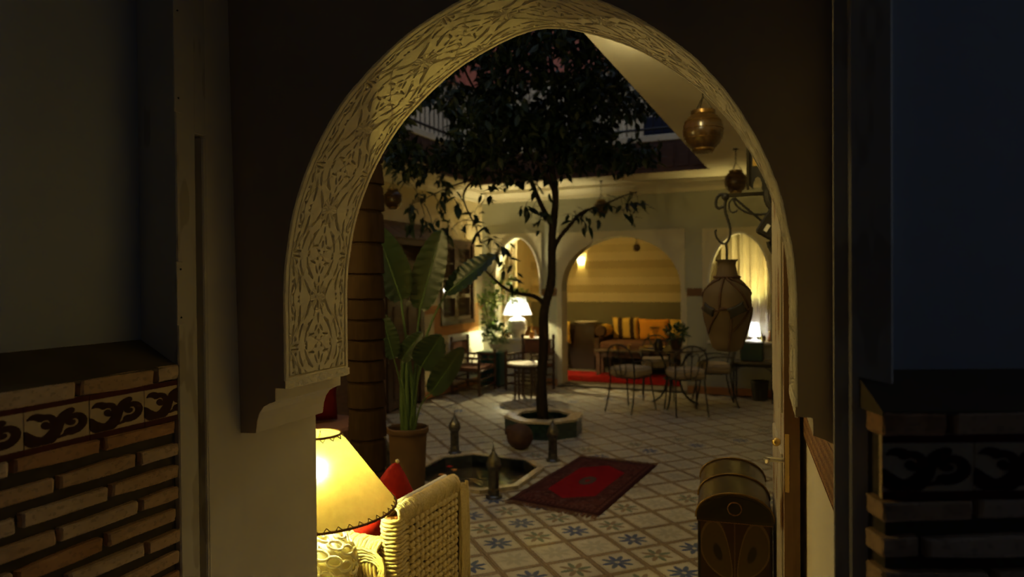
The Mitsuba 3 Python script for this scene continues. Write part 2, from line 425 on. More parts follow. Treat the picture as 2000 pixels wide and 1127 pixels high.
def corbel(side):
    """polygon in (a, z) of one corbel: shelf, fillet, ovolo, foot"""
    a = [(.0, 0), (.033, 0), (.033, -.036), (.052, -.042), (.072, -.052), (.086, -.070), (.094, -.092), (.097, -.112), (.099, -.125), (.150, -.128), (.34, -.128), (.34, .02), (0, .02)]
    base = AX + side * .627
    return Polygon([(base + side * x, 1.320 + z) for x, z in a])

# the wall over and beside the arch (tan towards the room), with its carved underside
outer = Polygon([(-1.345, 1.192), (-1.372, 2.40), (-1.372, 3.2), (.262, 3.2), (.262, 1.192)])
hole = Polygon([(p[0] - n[0] * .016, p[1] - n[1] * .016) for p, n in zip(prof[::10], nor[::10])] + [(AX + .643, 1.0), (AX - .643, 1.0)])
near_hole = Polygon([(q[0] - n[0] * .0045, q[1] - n[1] * .0045) for q, n in zip(prof[::10], nor[::10])] + [(AX + .6315, 1.0), (AX - .6315, 1.0)])
def tympanum(h):
    t = outer.difference(h).difference(sbox(-2, 1.0, 2, 1.321))
    return unary_union([t, outer.intersection(corbel(-1)), outer.intersection(corbel(1))]).buffer(0)
tymp = outer.difference(hole).difference(sbox(-2, 1.0, 2, 1.321))
tymp = unary_union([tymp, outer.intersection(corbel(-1)), outer.intersection(corbel(1))]).buffer(0)
face = struct('wall_front', A(wall_xz(tympanum(near_hole), ARCH0, ARCH0 + .004)), TAN)
labels[face]['label'] = 'tan plastered wall over the carved arch'
body = part(face, 'arch_core', A(wall_xz(tymp, ARCH0 + .004, ARCH1)), PLASTER)

def carve(x, y):
    """relief from 0 (sunk) to 1 (flush) of the plasterwork; x across the strip in -0.5..0.5, y along it in whole motifs of 0.25 m"""
    row = np.floor(y)
    fy = y - row
    fy = np.minimum(fy, 1 - fy) * 2                    # 0 at the rosette, 1 half way
    fx = np.abs(x) * 2                                 # 0 on the axis, 1 at the edge
    px, py = fx * .15, fy * .125                       # metres within the quarter motif (0.30 x 0.25)
    def drop(x0, y0, x1, y1, r, bend=0.0):
        """a pointed slot from one point to the other, widest at a third of its length"""
        dx, dy = x1 - x0, y1 - y0
        L = math.hypot(dx, dy)
        t = ((px - x0) * dx + (py - y0) * dy) / (L * L)
        s = ((px - x0) * -dy + (py - y0) * dx) / L
        tc = np.clip(t, 0, 1)
        s = s - bend * 4 * tc * (1 - tc)
        w = 1.15 * r * np.clip(tc, 0, 1) ** .55 * np.clip(1 - tc, 0, 1) ** .9 * 2.1
        return np.maximum(np.abs(s) - w, np.maximum(-t, t - 1) * L)
    def tri(x0, y0, r, ang):
        """small three-cornered pit"""
        c, s = math.cos(ang), math.sin(ang)
        u, v = (px - x0) * c + (py - y0) * s, -(px - x0) * s + (py - y0) * c
        return np.maximum(np.maximum(-u - r * .5, u * .5 + v * .87 - r * .5), u * .5 - v * .87 - r * .5)
    pits = [drop(.040, .006, .074, .056, .0040, .004), drop(.030, .058, .070, .116, .0040, -.006), drop(.094, .020, .112, .086, .0042, .005), drop(.080, .066, .100, .112, .0034, -.004),
            drop(0, .012, 0, .036, .0042), drop(.012, .026, .024, .050, .0030), drop(0, .046, 0, .066, .0034), drop(.008, .072, .020, .092, .0028), drop(0, .082, 0, .100, .0040), drop(.022, .098, .050, .104, .0030),
            tri(.030, .014, .0060, 1.2), tri(.014, .112, .0055, -.6), tri(.062, .120, .0060, .3), tri(.050, .070, .0050, 2.2), tri(.118, .104, .0062, .9), tri(.128, .014, .0058, 2.6), tri(.100, .006, .0050, .2), tri(.132, .052, .0052, 1.6),
            drop(.126, .066, .136, .100, .0030), drop(.136, .020, .130, .044, .0028), drop(.104, .118, .140, .121, .0030), drop(.118, .030, .124, .060, .0024)]
    pit = np.min(pits, axis=0)
    h = np.clip((pit + .0012) / .0020, 0, 1)
    h = h * h * (3 - 2 * h)
    ribs = [np.abs(px - .142 * np.sin(np.clip(py / .125, 0, 1) * np.pi / 2)) - .0004, np.abs(px - .128 * np.sin(np.clip(py / .125, 0, 1) * np.pi / 2) - .0) - .0004,
            np.abs(px - .142 * np.cos(np.clip(py / .125, 0, 1) * np.pi / 2)) - .0004, np.abs(px - .128 * np.cos(np.clip(py / .125, 0, 1) * np.pi / 2)) - .0004,
            np.abs(np.hypot(px, py) - .040) - .0005, np.abs(np.hypot(px - .15, py - .125) - .036) - .0005]
    r, th = np.hypot(px, py), np.arctan2(py, px + 1e-9)
    fan = np.abs(((th / (np.pi / 2) * 5) % 1) - .5) * r * .30
    ribs.append(np.where((r > .012) & (r < .036), fan - .0004, 1.))
    r2, th2 = np.hypot(px - .15, py - .125), np.arctan2(.125 - py, .15 - px + 1e-9)
    ribs.append(np.where((r2 > .008) & (r2 < .032), np.abs(((th2 / (np.pi / 2) * 4) % 1) - .5) * r2 * .35 - .0004, 1.))
    g = np.clip(np.min(ribs, axis=0) / .0016, 0, 1)
    band = np.clip((np.abs(px - .135 * np.sin(np.clip(py / .125, 0, 1) * np.pi / 2)) - .006) / .002, 0, 1)
    return np.minimum(h, .80 + .20 * g) * (1 - .10 * band) 

nt = 170
tt = np.linspace(0, 1, nt)
jit = meshkit.fbm(np.stack(np.meshgrid(S * 9, tt * 3, [0.0], indexing='ij'), -1)[:, :, 0], 3) - .5
jit2 = meshkit.fbm(np.stack(np.meshgrid(S * 9, tt * 3, [5.0], indexing='ij'), -1)[:, :, 0], 3) - .5
xs = (tt[None] - .5) * 1.0 + .030 * jit
ys = (S[:, None] + .010) / .250 + .12 * jit2
rel = carve(np.clip(xs / .88, -.5, .5), ys + 0 * xs)
fine = meshkit.fbm(np.stack(np.meshgrid(S * 110, tt * 33, [1.0], indexing='ij'), -1)[:, :, 0], 3) - .5
border = np.minimum(np.minimum(tt, 1 - tt)[None] * .30, np.minimum(S, S[-1] - S)[:, None] - .012)
rel = np.where(border < .017, 1.0, np.where(border < .0205, .45, rel))
depth = .0130 * (1 - rel) - .0016 * fine
rim = np.clip(np.minimum(tt, 1 - tt)[None] * .30 / .006, 0, 1)
depth = depth + .004 * (1 - rim) ** 2
P2 = prof[:, None] - nor[:, None] * depth[..., None]
PA = np.stack([P2[..., 0], ARCH0 + tt[None] * (ARCH1 - ARCH0) + 0 * P2[..., 0], P2[..., 1]], -1)
part(face, 'carved_plaster', A(grid_mesh(PA)), LIME, smooth=True, label='arch underside of deeply carved interlaced plaster')
for nm, s in (('corbel', -1), ('corbel', 1)):
    part(face, nm, A(wall_xz(corbel(s).intersection(sbox(-1.30, 1, .2, 2)), ARCH0 + .002, ARCH1 + .004)), PLASTER)
# the jambs below it and the courtyard side of this wall
def hexa(b0, b1, a_lo, a_hi, z0, z1, back, a_lo1=None, a_hi1=None):
    a_lo1, a_hi1 = a_lo if a_lo1 is None else a_lo1, a_hi if a_hi1 is None else a_hi1
    v = np.array([[a_lo, b0, z0], [a_lo1, b1, z0], [a_hi, b0, z1], [a_hi1, b1, z1], [back, b0, z0], [back, b1, z0], [back, b0, z1], [back, b1, z1]])
    return trimesh.convex.convex_hull(v)
jl = struct('wall_left', A(cat(hexa(1.5, 1.8, -1.331, -1.331, 0, 1.2, -2.2, -1.305, -1.305), hexa(1.385, 1.5, -1.331, -1.331, 0, 1.2, -2.2), hexa(1.385, 1.8, -1.331, -1.376, 1.2, 3.2, -2.2))), PLASTER)
labels[jl]['label'] = 'plastered jamb on the left of the arch'
jr = struct('wall_right', A(box(.240, .62, 1.44, 1.82, 0, 3.2)), PLASTER)
labels[jr]['label'] = 'plastered jamb on the right of the arch'
wfl = struct('wall_courtyard_front', cat(A(box(-4.9, -2.15, 1.5, 1.8, 0, 6.2)), A(box(-2.16, .62, 1.5, 1.8, 3.15, 6.2))), OCHRE)

# left: painted door casing with a stopped groove and two hinge plates
tl = struct('trim_1', A(cat(box(-1.46, -1.330, 1.290, 1.352, 0, 3.1, .003), box(-1.46, -1.332, 1.376, 1.392, 0, 1.975, .003), box(-1.46, -1.333, 1.350, 1.392, 1.98, 3.1, .003), box(-1.46, -1.362, 1.34, 1.38, 0, 2.0))), CASING)
labels[tl]['label'] = 'worn painted door casing left of the arch'
for z0, z1, o in ((1.50, 1.655, .003), (2.02, 2.30, .004)):
    h = part(tl, 'hinge', A(box(-1.334, -1.3265, 1.284, 1.303 + o, z0, z1, .0015)), CASING, label='painted-over hinge plate')
    for k in (.12, .88):
        part(h, 'screw', A(rot(trimesh.creation.cylinder(.0022, .003, sections=10), 90, [0, 1, 0]).apply_translation([-1.3262, 1.296, z0 + k * (z1 - z0)])), IRON)
# right: casing in two steps
tr = struct('trim_2', A(cat(box(.138, .20, 1.205, 1.225, 0, 3.1, .003), box(.15, .20, 1.215, 1.27, 0, 3.1), box(.166, .262, 1.268, 1.46, 0, 3.1), prism(Polygon([(.1180, 1.222), (.166, 1.222), (.166, 1.475), (.1395, 1.475)]), 3.1), tube([(.1180, 1.2225, 0), (.1180, 1.2225, 2.0)], .0014, 6))), CASING)
labels[tr]['label'] = 'painted door casing right of the arch'

# ---- room: brick dado walls
WA = -1.33                                             # brick face, arch coordinates
rl = struct('wall_room_left', A(cat(box(-1.60, -1.450, -1.7, 1.292, 1.40, 3.1))), ROOM)
labels[rl]['label'] = 'grey plaster above the brick dado on the left'
part(rl, 'mortar', A(box(-1.60, WA - .016, -1.7, 1.292, 0, 1.398)), MORTAR)
ledge = Polygon([(-1.46, 1.395), (WA - .001, 1.395), (WA + .002, 1.402), (WA - .02, 1.410), (-1.46, 1.468)])
lm = wall_xz(ledge, -1.7, 1.289)
part(rl, 'ledge', A(lm), LEDGE)

def rough_brick(l, h, d, seed):
    """a hand-made brick: length along x, height z, front at y = 0, uneven edges"""
    r = np.random.default_rng(seed)
    b = .0035
    xs_, zs_ = np.array([-l / 2, -l / 2 + b * 1.4, -l / 6, l / 6, l / 2 - b * 1.4, l / 2]), np.array([-h / 2, -h / 2 + b, 0, h / 2 - b, h / 2])
    P = np.zeros((6, 5, 3))
    for i in range(6):
        for j in range(5):
            e = (i in (0, 5)) or (j in (0, 4))
            P[i, j] = [xs_[i] + r.normal(0, .0009), (.004 if e else 0) + r.normal(0, .0009), zs_[j] + r.normal(0, .0011)]
    front = grid_mesh(P)
    rim = [(i, 0) for i in range(6)] + [(5, j) for j in range(1, 5)] + [(i, 4) for i in range(4, -1, -1)] + [(0, j) for j in range(3, 0, -1)]
    ring = np.array([P[i, j] for i, j in rim])
    back = ring.copy(); back[:, 1] = d
    k = len(ring)
    v = np.vstack([ring, back])
    f = [[i, (i + 1) % k, k + (i + 1) % k] for i in range(k)] + [[i, k + (i + 1) % k, k + i] for i in range(k)]
    return cat(front, trimesh.Trimesh(v, f, process=False))

def dado(holder, M, x0, x1, mirror_end=False, rows=13, seed=1, tile_start=0.0):
    """scroll tiles between two brick courses, then bonded courses below; x runs to the right seen from the front"""
    r = np.random.default_rng(seed)
    protos = [mikit.ply(rough_brick(.176, .036, .05, 10 + i), BRICK[0]) for i in range(4)]
    def put(xa, xb, zc, hs=1.0, i=0, out=.0):
        s = (xb - xa) / .176
        loc = mtx(((xa + xb) / 2, -out, zc), (s, 0, 0), (0, 1, 0), (0, 0, hs))
        tilt = euler(0, r.normal(0, .012), 0)
        part(holder, 'brick', protos[i % 4], BRICK[r.choice(3, p=[.5, .3, .2])], to_world=M @ loc @ tilt)
    def course(z, h, start):
        x, i = start, int(r.integers(9))
        while x < x1 - .02:
            l = .183 + r.normal(0, .004)
            a, b = max(x, x0), min(x + l, x1)
            if b - a > .03:
                put(a, b, z + r.normal(0, .0015), h / .036, i, out=float(r.uniform(0, .004)))
            x += l + .013 + r.normal(0, .001); i += 1
    course(1.3850, .034, x0 - .09)
    course(1.2555, .028, x0 - .046)
    for k in range(rows):
        course(1.198 - .0522 * k, .0285, x0 - (.035 if k % 2 else .140) + float(r.uniform(-.006, .006)))
    x = x0 - tile_start
    while x < x1 - .01:
        a, b = max(x, x0), min(x + .1366, x1)
        if b - a > .02:
            scroll_tile(holder, M, x, a, b)
        x += .1375

def scroll_polys():
    """one tile's running scroll (0..1 by 0..1): two curling waves"""
    def curl(cx, cy, r0, a0, turns, w0, w1, sgn):
        n = 60
        t = np.linspace(0, 1, n)
        th = a0 + sgn * t * turns * 2 * np.pi
        r = r0 * (1 - t) ** .8
        return [Point(cx + rr * np.cos(q), cy + rr * np.sin(q)).buffer(w0 + (w1 - w0) * k, 8) for rr, q, k in zip(r, th, t)]
    def stroke(pts, w):
        p = spline(np.array([(x, y, 0) for x, y in pts]), 40)
        w = np.interp(np.linspace(0, 1, 40), np.linspace(0, 1, len(w)), w)
        return [Point(q[0], q[1]).buffer(ww, 8) for q, ww in zip(p, w)]
    g = curl(.735, .50, .205, -1.9, 1.10, .080, .034, 1) + curl(.325, .56, .150, 2.2, 1.0, .060, .032, -1)
    g += stroke([(.0, .42), (.10, .27), (.26, .19), (.40, .28), (.50, .48), (.58, .66), (.70, .74)], [.06, .105, .115, .110, .085, .075, .060])
    g += stroke([(.50, .22), (.60, .26), (.68, .29)], [.012, .03, .05]) + stroke([(.05, .70), (.14, .74), (.24, .70)], [.012, .058, .072])
    u = unary_union(g).buffer(.004).simplify(.004)
    return u.intersection(sbox(.0, .135, 1, .865))
SCROLL = scroll_polys()
BARS = [sbox(0, .0, 1, .125), sbox(0, .875, 1, 1)]
_tiles = {}
def scroll_tile(holder, M, x, a, b, z0=1.2705, y0=-.001, hs=1.0):
    u0, u1 = (a - x) / .1366, (b - x) / .1366
    k = (round(u0, 3), round(u1, 3))
    if k not in _tiles:
        clip = sbox(u0, -1, u1, 2)
        def flat(poly, y0, y1):
            poly = poly.intersection(clip).buffer(0)
            polys = [g for g in getattr(poly, 'geoms', [poly]) if g.geom_type == 'Polygon' and g.area > 1e-4]
            if not polys:
                return None
            m = wall_xz(unary_union(polys), y0, y1)
            m.apply_transform(np.diag([.1366, 1, .0965, 1]))
            return m
        body = box(a - x, b - x, .002, .012, 0, .0965, .0012)
        sc, br = flat(SCROLL, .0008, .004), flat(unary_union(BARS), .0012, .004)
        _tiles[k] = [mikit.ply(body, TILE_C), mikit.ply(sc, GLAZE_BRN) if sc is not None else None, mikit.ply(br, GLAZE_RED)]
    loc = M @ mtx((x, y0, z0), (1, 0, 0), (0, 1, 0), (0, 0, hs)) @ euler(0, float(rng.normal(0, .004)), 0)
    t, s, bb = _tiles[k]
    key = part(holder, 'tile', t, TILE_C, to_world=loc)
    if s is not None: part(key, 'scroll', s, GLAZE_BRN, to_world=loc)
    part(key, 'border_bar', bb, GLAZE_RED, to_world=loc)

ARCHM = mtx((0, 0, 0), EA, EB, (0, 0, 1))
ML = ARCHM @ mtx((WA, 0, 0), (0, 1, 0), (-1, 0, 0), (0, 0, 1))          # x -> +b, front faces +a
dado(rl, ML, .55, 1.286, rows=11, seed=3, tile_start=.0465)
# right: wall that faces the camera, its end towards the arch
RD = np.array([.9169, .3992, 0]); RN = np.array([-.3992, .9169, 0])
RP = np.array([.100, 1.149, 0])
MR = mtx(RP, RD, RN, (0, 0, 1))
rr = struct('wall_room_right', cat(box(.004, 2.42, .085, .16, 1.40, 3.1), box(.86, 2.42, .02, .16, 0, 1.40)).apply_transform(MR), ROOM)
labels[rr]['label'] = 'grey plaster above the brick dado on the right'
part(rr, 'mortar', box(.012, .86, .016, .16, 0, 1.398).apply_transform(MR), MORTAR)
lg = Polygon([(0, 1.395), (.10, 1.395), (.10, 1.462), (.020, 1.415), (.0, 1.402)])
part(rr, 'ledge', wall_yz(lg, .0, .86).apply_transform(MR), LEDGE)
dado(rr, MR, .0, .86, rows=11, seed=9, tile_start=.0)
# rest of the room: floor, ceiling, back, and a side window that lets in the dusk
struct('floor_room', A(box(-1.7, 2.5, -1.8, 1.5, -.05, 0)), GROUT)
struct('ceiling_room', A(box(-1.7, 2.5, -1.8, 2.4, 3.1, 3.2)), ROOM)
struct('wall_room_back', A(box(-1.7, 2.5, -1.85, -1.7, 0, 3.1)), ROOM)
side = Polygon([(-1.8, 0), (2.35, 0), (2.35, 3.1), (-1.8, 3.1)]).difference(sbox(1.42, .15, 2.04, 2.95))
struct('wall_room_side', A(wall_yz(side, 2.36, 2.46)), ROOM)
w1 = struct('window_1', A(cat(*[box(2.38, 2.44, y - .025, y + .025, .15, 2.95) for y in (1.44, 2.02)], *[box(2.38, 2.44, 1.42, 2.04, z - .025, z + .025) for z in (.17, 1.5, 2.93)])), CASING)
labels[w1]['label'] = 'tall window in the right side wall of the room'
# ================================================================== courtyard: floor, walls, gallery
YB = 9.86
SIDE = .373 / math.sqrt(2)
def tile_mesh():
    h = SIDE / 2 - .0016
    e = .003
    v = np.array([[-h, -h, -.012], [h, -h, -.012], [h, h, -.012], [-h, h, -.012], [-h, -h, -e * .6], [h, -h, -e * .6], [h, h, -e * .6], [-h, h, -e * .6],
                  [-h + e, -h + e, 0], [h - e, -h + e, 0], [h - e, h - e, 0], [-h + e, h - e, 0]])
    f = []
    for o in (0, 4):
        for k in range(4):
            a, b = o + k, o + (k + 1) % 4
            f += [[a, b, b + 4], [a, b + 4, a + 4]]
    f += [[8, 9, 10], [8, 10, 11]]
    uv = v[:, :2] / (2 * h) + .5
    return trimesh.Trimesh(v, np.array(f), process=False), uv
tm, tuv = tile_mesh()
tile_ply = mikit.ply(tm, TILES[0], uv=tuv)
POOL = np.array([-2.56, 5.10])
def octp(h, at=POOL):
    c, k = .505, .22
    base = Polygon([(at[0] + x, at[1] + y) for x, y in ((c, -c + k), (c, c - k), (c - k, c), (-c + k, c), (-c, c - k), (-c, -c + k), (-c + k, -c), (c - k, -c))])
    return base.buffer(h - c, join_style=2)
fl = struct('floor', move(prism(sbox(-5.0, 1.55, .8, 10.1).difference(octp(.455)), .05), 0, 0, -.06), GROUT)
cells = []
C45 = math.cos(math.pi / 4)
for i in range(-30, 30):
    for j in range(-30, 40):
        for o in (0, 1):
            x, y = -1.377 + (i + .5 * o) * .3735, 3.778 + (j + .5 * o) * .3715
            if -4.72 < x < .0 and 1.9 < y < 9.82 and not (math.hypot(x + 2.6, y - 6.78) < .20):
                kind = 0 if o == 0 else (1 if (i * 7 + j * 3) % 5 else 2)
                if o == 0 and (i * 5 + j * 11) % 9 == 0: kind = 2
                if y > 4.7 and (i * 13 + j * 7 + o * 3) % 10 < (7 if y < 5.6 else 9): kind = 2     # worn pale by the traffic round the fountain
                cells.append((math.hypot(x, y), x, y, kind))
cells.sort()
seen = [c for c in cells if c[1] > -.62 * c[2] + .0 and c[1] < -.02 * c[2] and c[2] > 2.7]
rest = [c for c in cells if c not in seen[:296]]
def tile_matrix(x, y, r):
    q = r.integers(4) * math.pi / 2
    return mtx((x, y, float(r.normal(0, .0005))), (1, 0, 0), (0, 1, 0), (0, 0, 1)) @ euler(float(r.normal(0, .0022)), float(r.normal(0, .0022)), math.pi / 4 + q)
BASIN = octp(.48)
def clip_tile(x, y, M):
    """the tile cut to the basin's edge: None = whole, False = nothing left, else (mesh, uv)"""
    q = Polygon(np.c_[tm.vertices[4:8, 0], tm.vertices[4:8, 1]] @ M[:2, :2].T + M[:2, 3])
    if not q.intersects(BASIN):
        return None
    q = q.difference(BASIN).buffer(0)
    q = unary_union([g for g in getattr(q, 'geoms', [q]) if g.area > 4e-4])
    if q.is_empty:
        return False
    m = move(prism(q, .012), 0, 0, -.012)
    loc = (np.array(m.vertices)[:, :2] - M[:2, 3]) @ np.linalg.inv(M[:2, :2]).T
    return m, loc / (2 * (SIDE / 2 - .0016)) + .5
for d, x, y, k in seen[:296]:
    M = tile_matrix(x, y, rng)
    c = clip_tile(x, y, M)
    if c is None:
        part(fl, 'tile', tile_ply, TILES[k], to_world=M)
    elif c:
        part(fl, 'tile', c[0], TILES[k], uv=c[1])
for k in range(3):
    vs, us, fs, at = [], [], [], 0
    for d, x, y, kk in rest:
        if kk != k: continue
        M = tile_matrix(x, y, rng)
        c = clip_tile(x, y, M)
        if c is False: continue
        if c:
            vs.append(np.array(c[0].vertices)); us.append(c[1]); fs.append(np.array(c[0].faces) + at); at += len(c[0].vertices)
            continue
        vs.append(tm.vertices @ M[:3, :3].T + M[:3, 3]); us.append(tuv); fs.append(np.array(tm.faces) + at); at += len(tm.vertices)
    part(fl, 'far_tiles', (np.vstack(vs), np.vstack(fs)), TILES[k], uv=np.vstack(us), stuff=True, label='more patterned tiles of the courtyard floor')

# back wall with its three openings
CEN = arch_poly(-2.563, .897, .03, 1.46, 2.245, point=.05)
LEF = arch_poly(-4.19, .385, .70, 1.50, 2.275)
WIN = arch_poly(-.877, .403, .725, 1.50, 2.235)
bw = Polygon([(-5.0, 0), (.30, 0), (.30, 3.02), (-5.0, 3.02)]).difference(unary_union([CEN, LEF, WIN]))
wb = struct('wall_back', wall_xz(bw, YB, YB + .24), SAGE)
labels[wb]['label'] = 'sage green back wall of the courtyard with three arches'
def panel(x0, x1, z0, z1, cut, name='arch_surround'):
    poly = sbox(x0, z0, x1, z1).difference(cut)
    part(wb, name, wall_xz(poly, YB - .018, YB + .02), CREAM, label='cream plaster panel round an arch')
panel(-3.530, -1.610, 1.44, 2.335, CEN)
part(wb, 'jamb', box(-3.535, -3.457, YB - .014, YB + .255, .03, 1.45, .004), CREAM, label='cream jamb of the middle arch')
part(wb, 'jamb', box(-1.669, -1.585, YB - .014, YB + .255, .03, 1.45, .004), CREAM, label='cream jamb of the middle arch')
panel(-4.64, -3.785, 1.44, 2.352, LEF)
panel(-1.368, -.385, 1.40, 2.322, WIN)
ring = WIN.buffer(.018).difference(WIN.buffer(-.012)).intersection(sbox(-3, 1.40, 1, 3))
part(wb, 'window_moulding', wall_xz(ring, YB - .034, YB + .10), WHITE, label='white moulding round the right window arch')
ring = LEF.buffer(.014).difference(LEF.buffer(-.010)).intersection(sbox(-9, 1.40, 1, 3))
part(wb, 'window_moulding', wall_xz(ring, YB - .030, YB + .10), WHITE)
part(wb, 'impost', box(-1.375, -1.262, YB - .03, YB + .03, 1.385, 1.43, .004), CREAM)
for x0, x1 in ((-3.785, -3.535), (-1.585, -1.368)):
    part(wb, 'painted_band', box(x0, x1, YB - .006, YB + .01, 1.375, 1.485), BROWNBAND, label='brown painted band')
for x0, x1 in ((-5.0, -3.54), (-1.58, .30)):
    bs = struct('baseboard_back', box(x0, x1, YB - .02, YB + .01, 0, .105, .004), TERRA)
sill = part(wb, 'sill', cat(box(-4.49, -3.74, 9.58, YB + .01, .685, .725, .006), box(-4.57, -3.81, YB, YB + .28, .685, .725)), WHITE, label='white sill of the left arch')
part(wb, 'sill', box(-1.30, -.44, YB - .05, YB + .30, .715, .752, .006), WHITE, label='white sill of the right window')
part(wb, 'step', box(-3.46, -1.67, YB - .06, YB + .26, 0, .035, .006), LEDGE, label='stone step of the middle arch')
part(wb, 'low_wall', box(-4.47, -3.76, 9.60, YB + .02, 0, .69, .004), WHITE, label='white low wall under the left arch')

# left wall, its window recess and door
LX = -4.80
lp = Polygon([(1.8, 0), (9.9, 0), (9.9, 3.02), (1.8, 3.02)]).difference(sbox(8.47, .975, 9.53, 2.22))
wl = struct('wall_courtyard_left', wall_yz(lp, LX - .2, LX), OCHRE)
labels[wl]['label'] = 'ochre left wall of the courtyard'
part(wl, 'lit_corner_panel', box(LX - .001, LX + .004, 8.70, 9.86, .10, .83), WHITE, label='white panel painted as lamplight on the lower corner of the wall')  # lamplight on the ochre corner, painted in as a white panel
for b in ((8.30, 8.47, .835, 1.27), (9.53, 9.70, .835, 1.27), (8.47, 9.53, .835, .975), (7.93, 8.30, 1.16, 1.27), (1.8, 7.05, 1.16, 1.27), (9.70, 9.86, 1.16, 1.27)):
    part(wl, 'painted_band', box(LX - .001, LX + .0045, *b), TERRA, label='terracotta band')
struct('baseboard_left', box(LX - .01, LX + .018, 7.95, 9.86, 0, .10, .004), TERRA)
wn = struct('window_2', cat(box(LX - .10, LX + .025, 8.47, 8.53, .975, 2.22, .004), box(LX - .10, LX + .025, 9.47, 9.53, .975, 2.22, .004), box(LX - .10, LX + .025, 8.47, 9.53, .975, 1.03, .004), box(LX - .10, LX + .025, 8.47, 9.53, 2.16, 2.22, .004), box(LX - .16, LX - .13, 8.5, 9.5, 1.0, 2.2)), WOOD)
labels[wn]['label'] = 'dark lattice window in the left wall'
for s, (y0, y1) in enumerate(((8.53, 8.995), (9.005, 9.47))):
    lf = part(wn, 'shutter', cat(box(LX - .05, LX - .01, y0, y0 + .05, 1.03, 2.16, .003), box(LX - .05, LX - .01, y1 - .05, y1, 1.03, 2.16, .003), box(LX - .05, LX - .01, y0, y1, 1.03, 1.09, .003), box(LX - .05, LX - .01, y0, y1, 1.36, 1.42, .003), box(LX - .05, LX - .01, y0, y1, 2.10, 2.16, .003)), WOOD)
    bars = []
    for k in range(7):
        y = y0 + .05 + (k + .5) / 7 * (y1 - y0 - .1)
        prof_ = smooth_profile([(.004, 0), (.009, .03), (.005, .06), (.010, .10), (.005, .14), (.009, .17), (.004, .20)], 14)
        for z0, n in ((1.42, 3), (1.09, 1)):
            for q in range(n):
                bars.append(lathe(np.c_[prof_[:, 0], prof_[:, 1] * (.68 / n if n > 1 else .27) / .20], 6, (LX - .03, y, z0 + q * .68 / 3)))
    for z in (1.65, 1.87):
        bars.append(box(LX - .036, LX - .024, y0 + .04, y1 - .04, z - .008, z + .008))
    part(lf, 'turned_bars', cat(bars), WOOD, smooth=40, stuff=True)
    part(lf, 'pane', box(LX - .060, LX - .056, y0 + .03, y1 - .03, 1.05, 2.14), GLASSY)
dd = struct('door_1', cat(box(LX, LX + .07, 7.05, 7.16, 0, 2.06, .005), box(LX, LX + .07, 7.82, 7.93, 0, 2.06, .005), box(LX, LX + .07, 7.05, 7.93, 1.98, 2.10, .005)), WOOD)
labels[dd]['label'] = 'dark carved door under a small wooden roof'
for k, y in enumerate((7.16, 7.49)):
    pl = part(dd, 'door_leaf', box(LX + .005, LX + .045, y, y + .33, .02, 1.98, .003), WOOD)
    for z0, z1 in ((.12, .70), (.78, 1.30), (1.38, 1.90)):
        part(pl, 'raised_panel', box(LX + .04, LX + .056, y + .05, y + .28, z0, z1, .008), WOODRED)
cn = part(dd, 'canopy', trimesh.convex.convex_hull(np.array([[LX, 6.62, 2.36], [LX, 8.05, 2.36], [LX + .40, 6.55, 2.12], [LX + .40, 8.02, 2.12], [LX, 6.62, 2.27], [LX, 8.05, 2.27], [LX + .40, 6.55, 2.05], [LX + .40, 8.02, 2.05]])), WOODRED, label='small pitched wooden roof')
for y in (6.75, 7.90):
    part(dd, 'bracket', wall_xz(Polygon([(LX, 1.80), (LX + .06, 1.80), (LX + .33, 2.06), (LX + .33, 2.12), (LX, 2.12)]), y, y + .07), WOOD)
for k in range(7):
    y = 6.56 + k * .208
    part(cn, 'roof_board', trimesh.convex.convex_hull(np.array([[LX + .02, y + dy + .03, 2.362 + dz] for dy in (0, .19) for dz in (0, .014)] + [[LX + .41, y + dy, 2.122 + dz] for dy in (0, .19) for dz in (0, .014)])), WOODRED)

# right side wall behind the open door leaf: plaster under a frieze of scroll tiles

RW = np.array([.0522, 1.805, 0]); RWD = np.array([.0850, -.9964, 0]); RWN = np.array([.9964, .0850, 0])
MF = mtx(RW, RWD, RWN, (0, 0, 1))                      # local x runs towards the camera, y into the wall
FZ0, FZ1 = 1.040, 1.190
wr = struct('wall_courtyard_right', cat(box(-1.20, .010, .010, .30, 0, FZ0).apply_transform(MF), box(-1.20, .010, .010, .30, FZ1, 3.02).apply_transform(MF), box(-1.20, .010, .014, .30, FZ0 - .01, FZ1 + .01).apply_transform(MF), box(.10, .40, 2.90, 10.1, 0, 3.02)), PLASTER)
labels[wr]['label'] = 'white right wall of the courtyard with a tile frieze'
fb = box(0, .1366, .0005, .014, FZ0 + .001, FZ1 - .001, .0012)
fuv = np.c_[np.array(fb.vertices)[:, 0] / .1366, (np.array(fb.vertices)[:, 2] - FZ0) / (FZ1 - FZ0)]
fply = mikit.ply(fb, FRIEZE, uv=fuv)
x = -1.19
while x < -.0:
    part(wr, 'frieze_tile', fply, FRIEZE, to_world=MF @ mtx((x, 0, 0), (1, 0, 0), (0, 1, 0), (0, 0, 1)))
    x += .1375

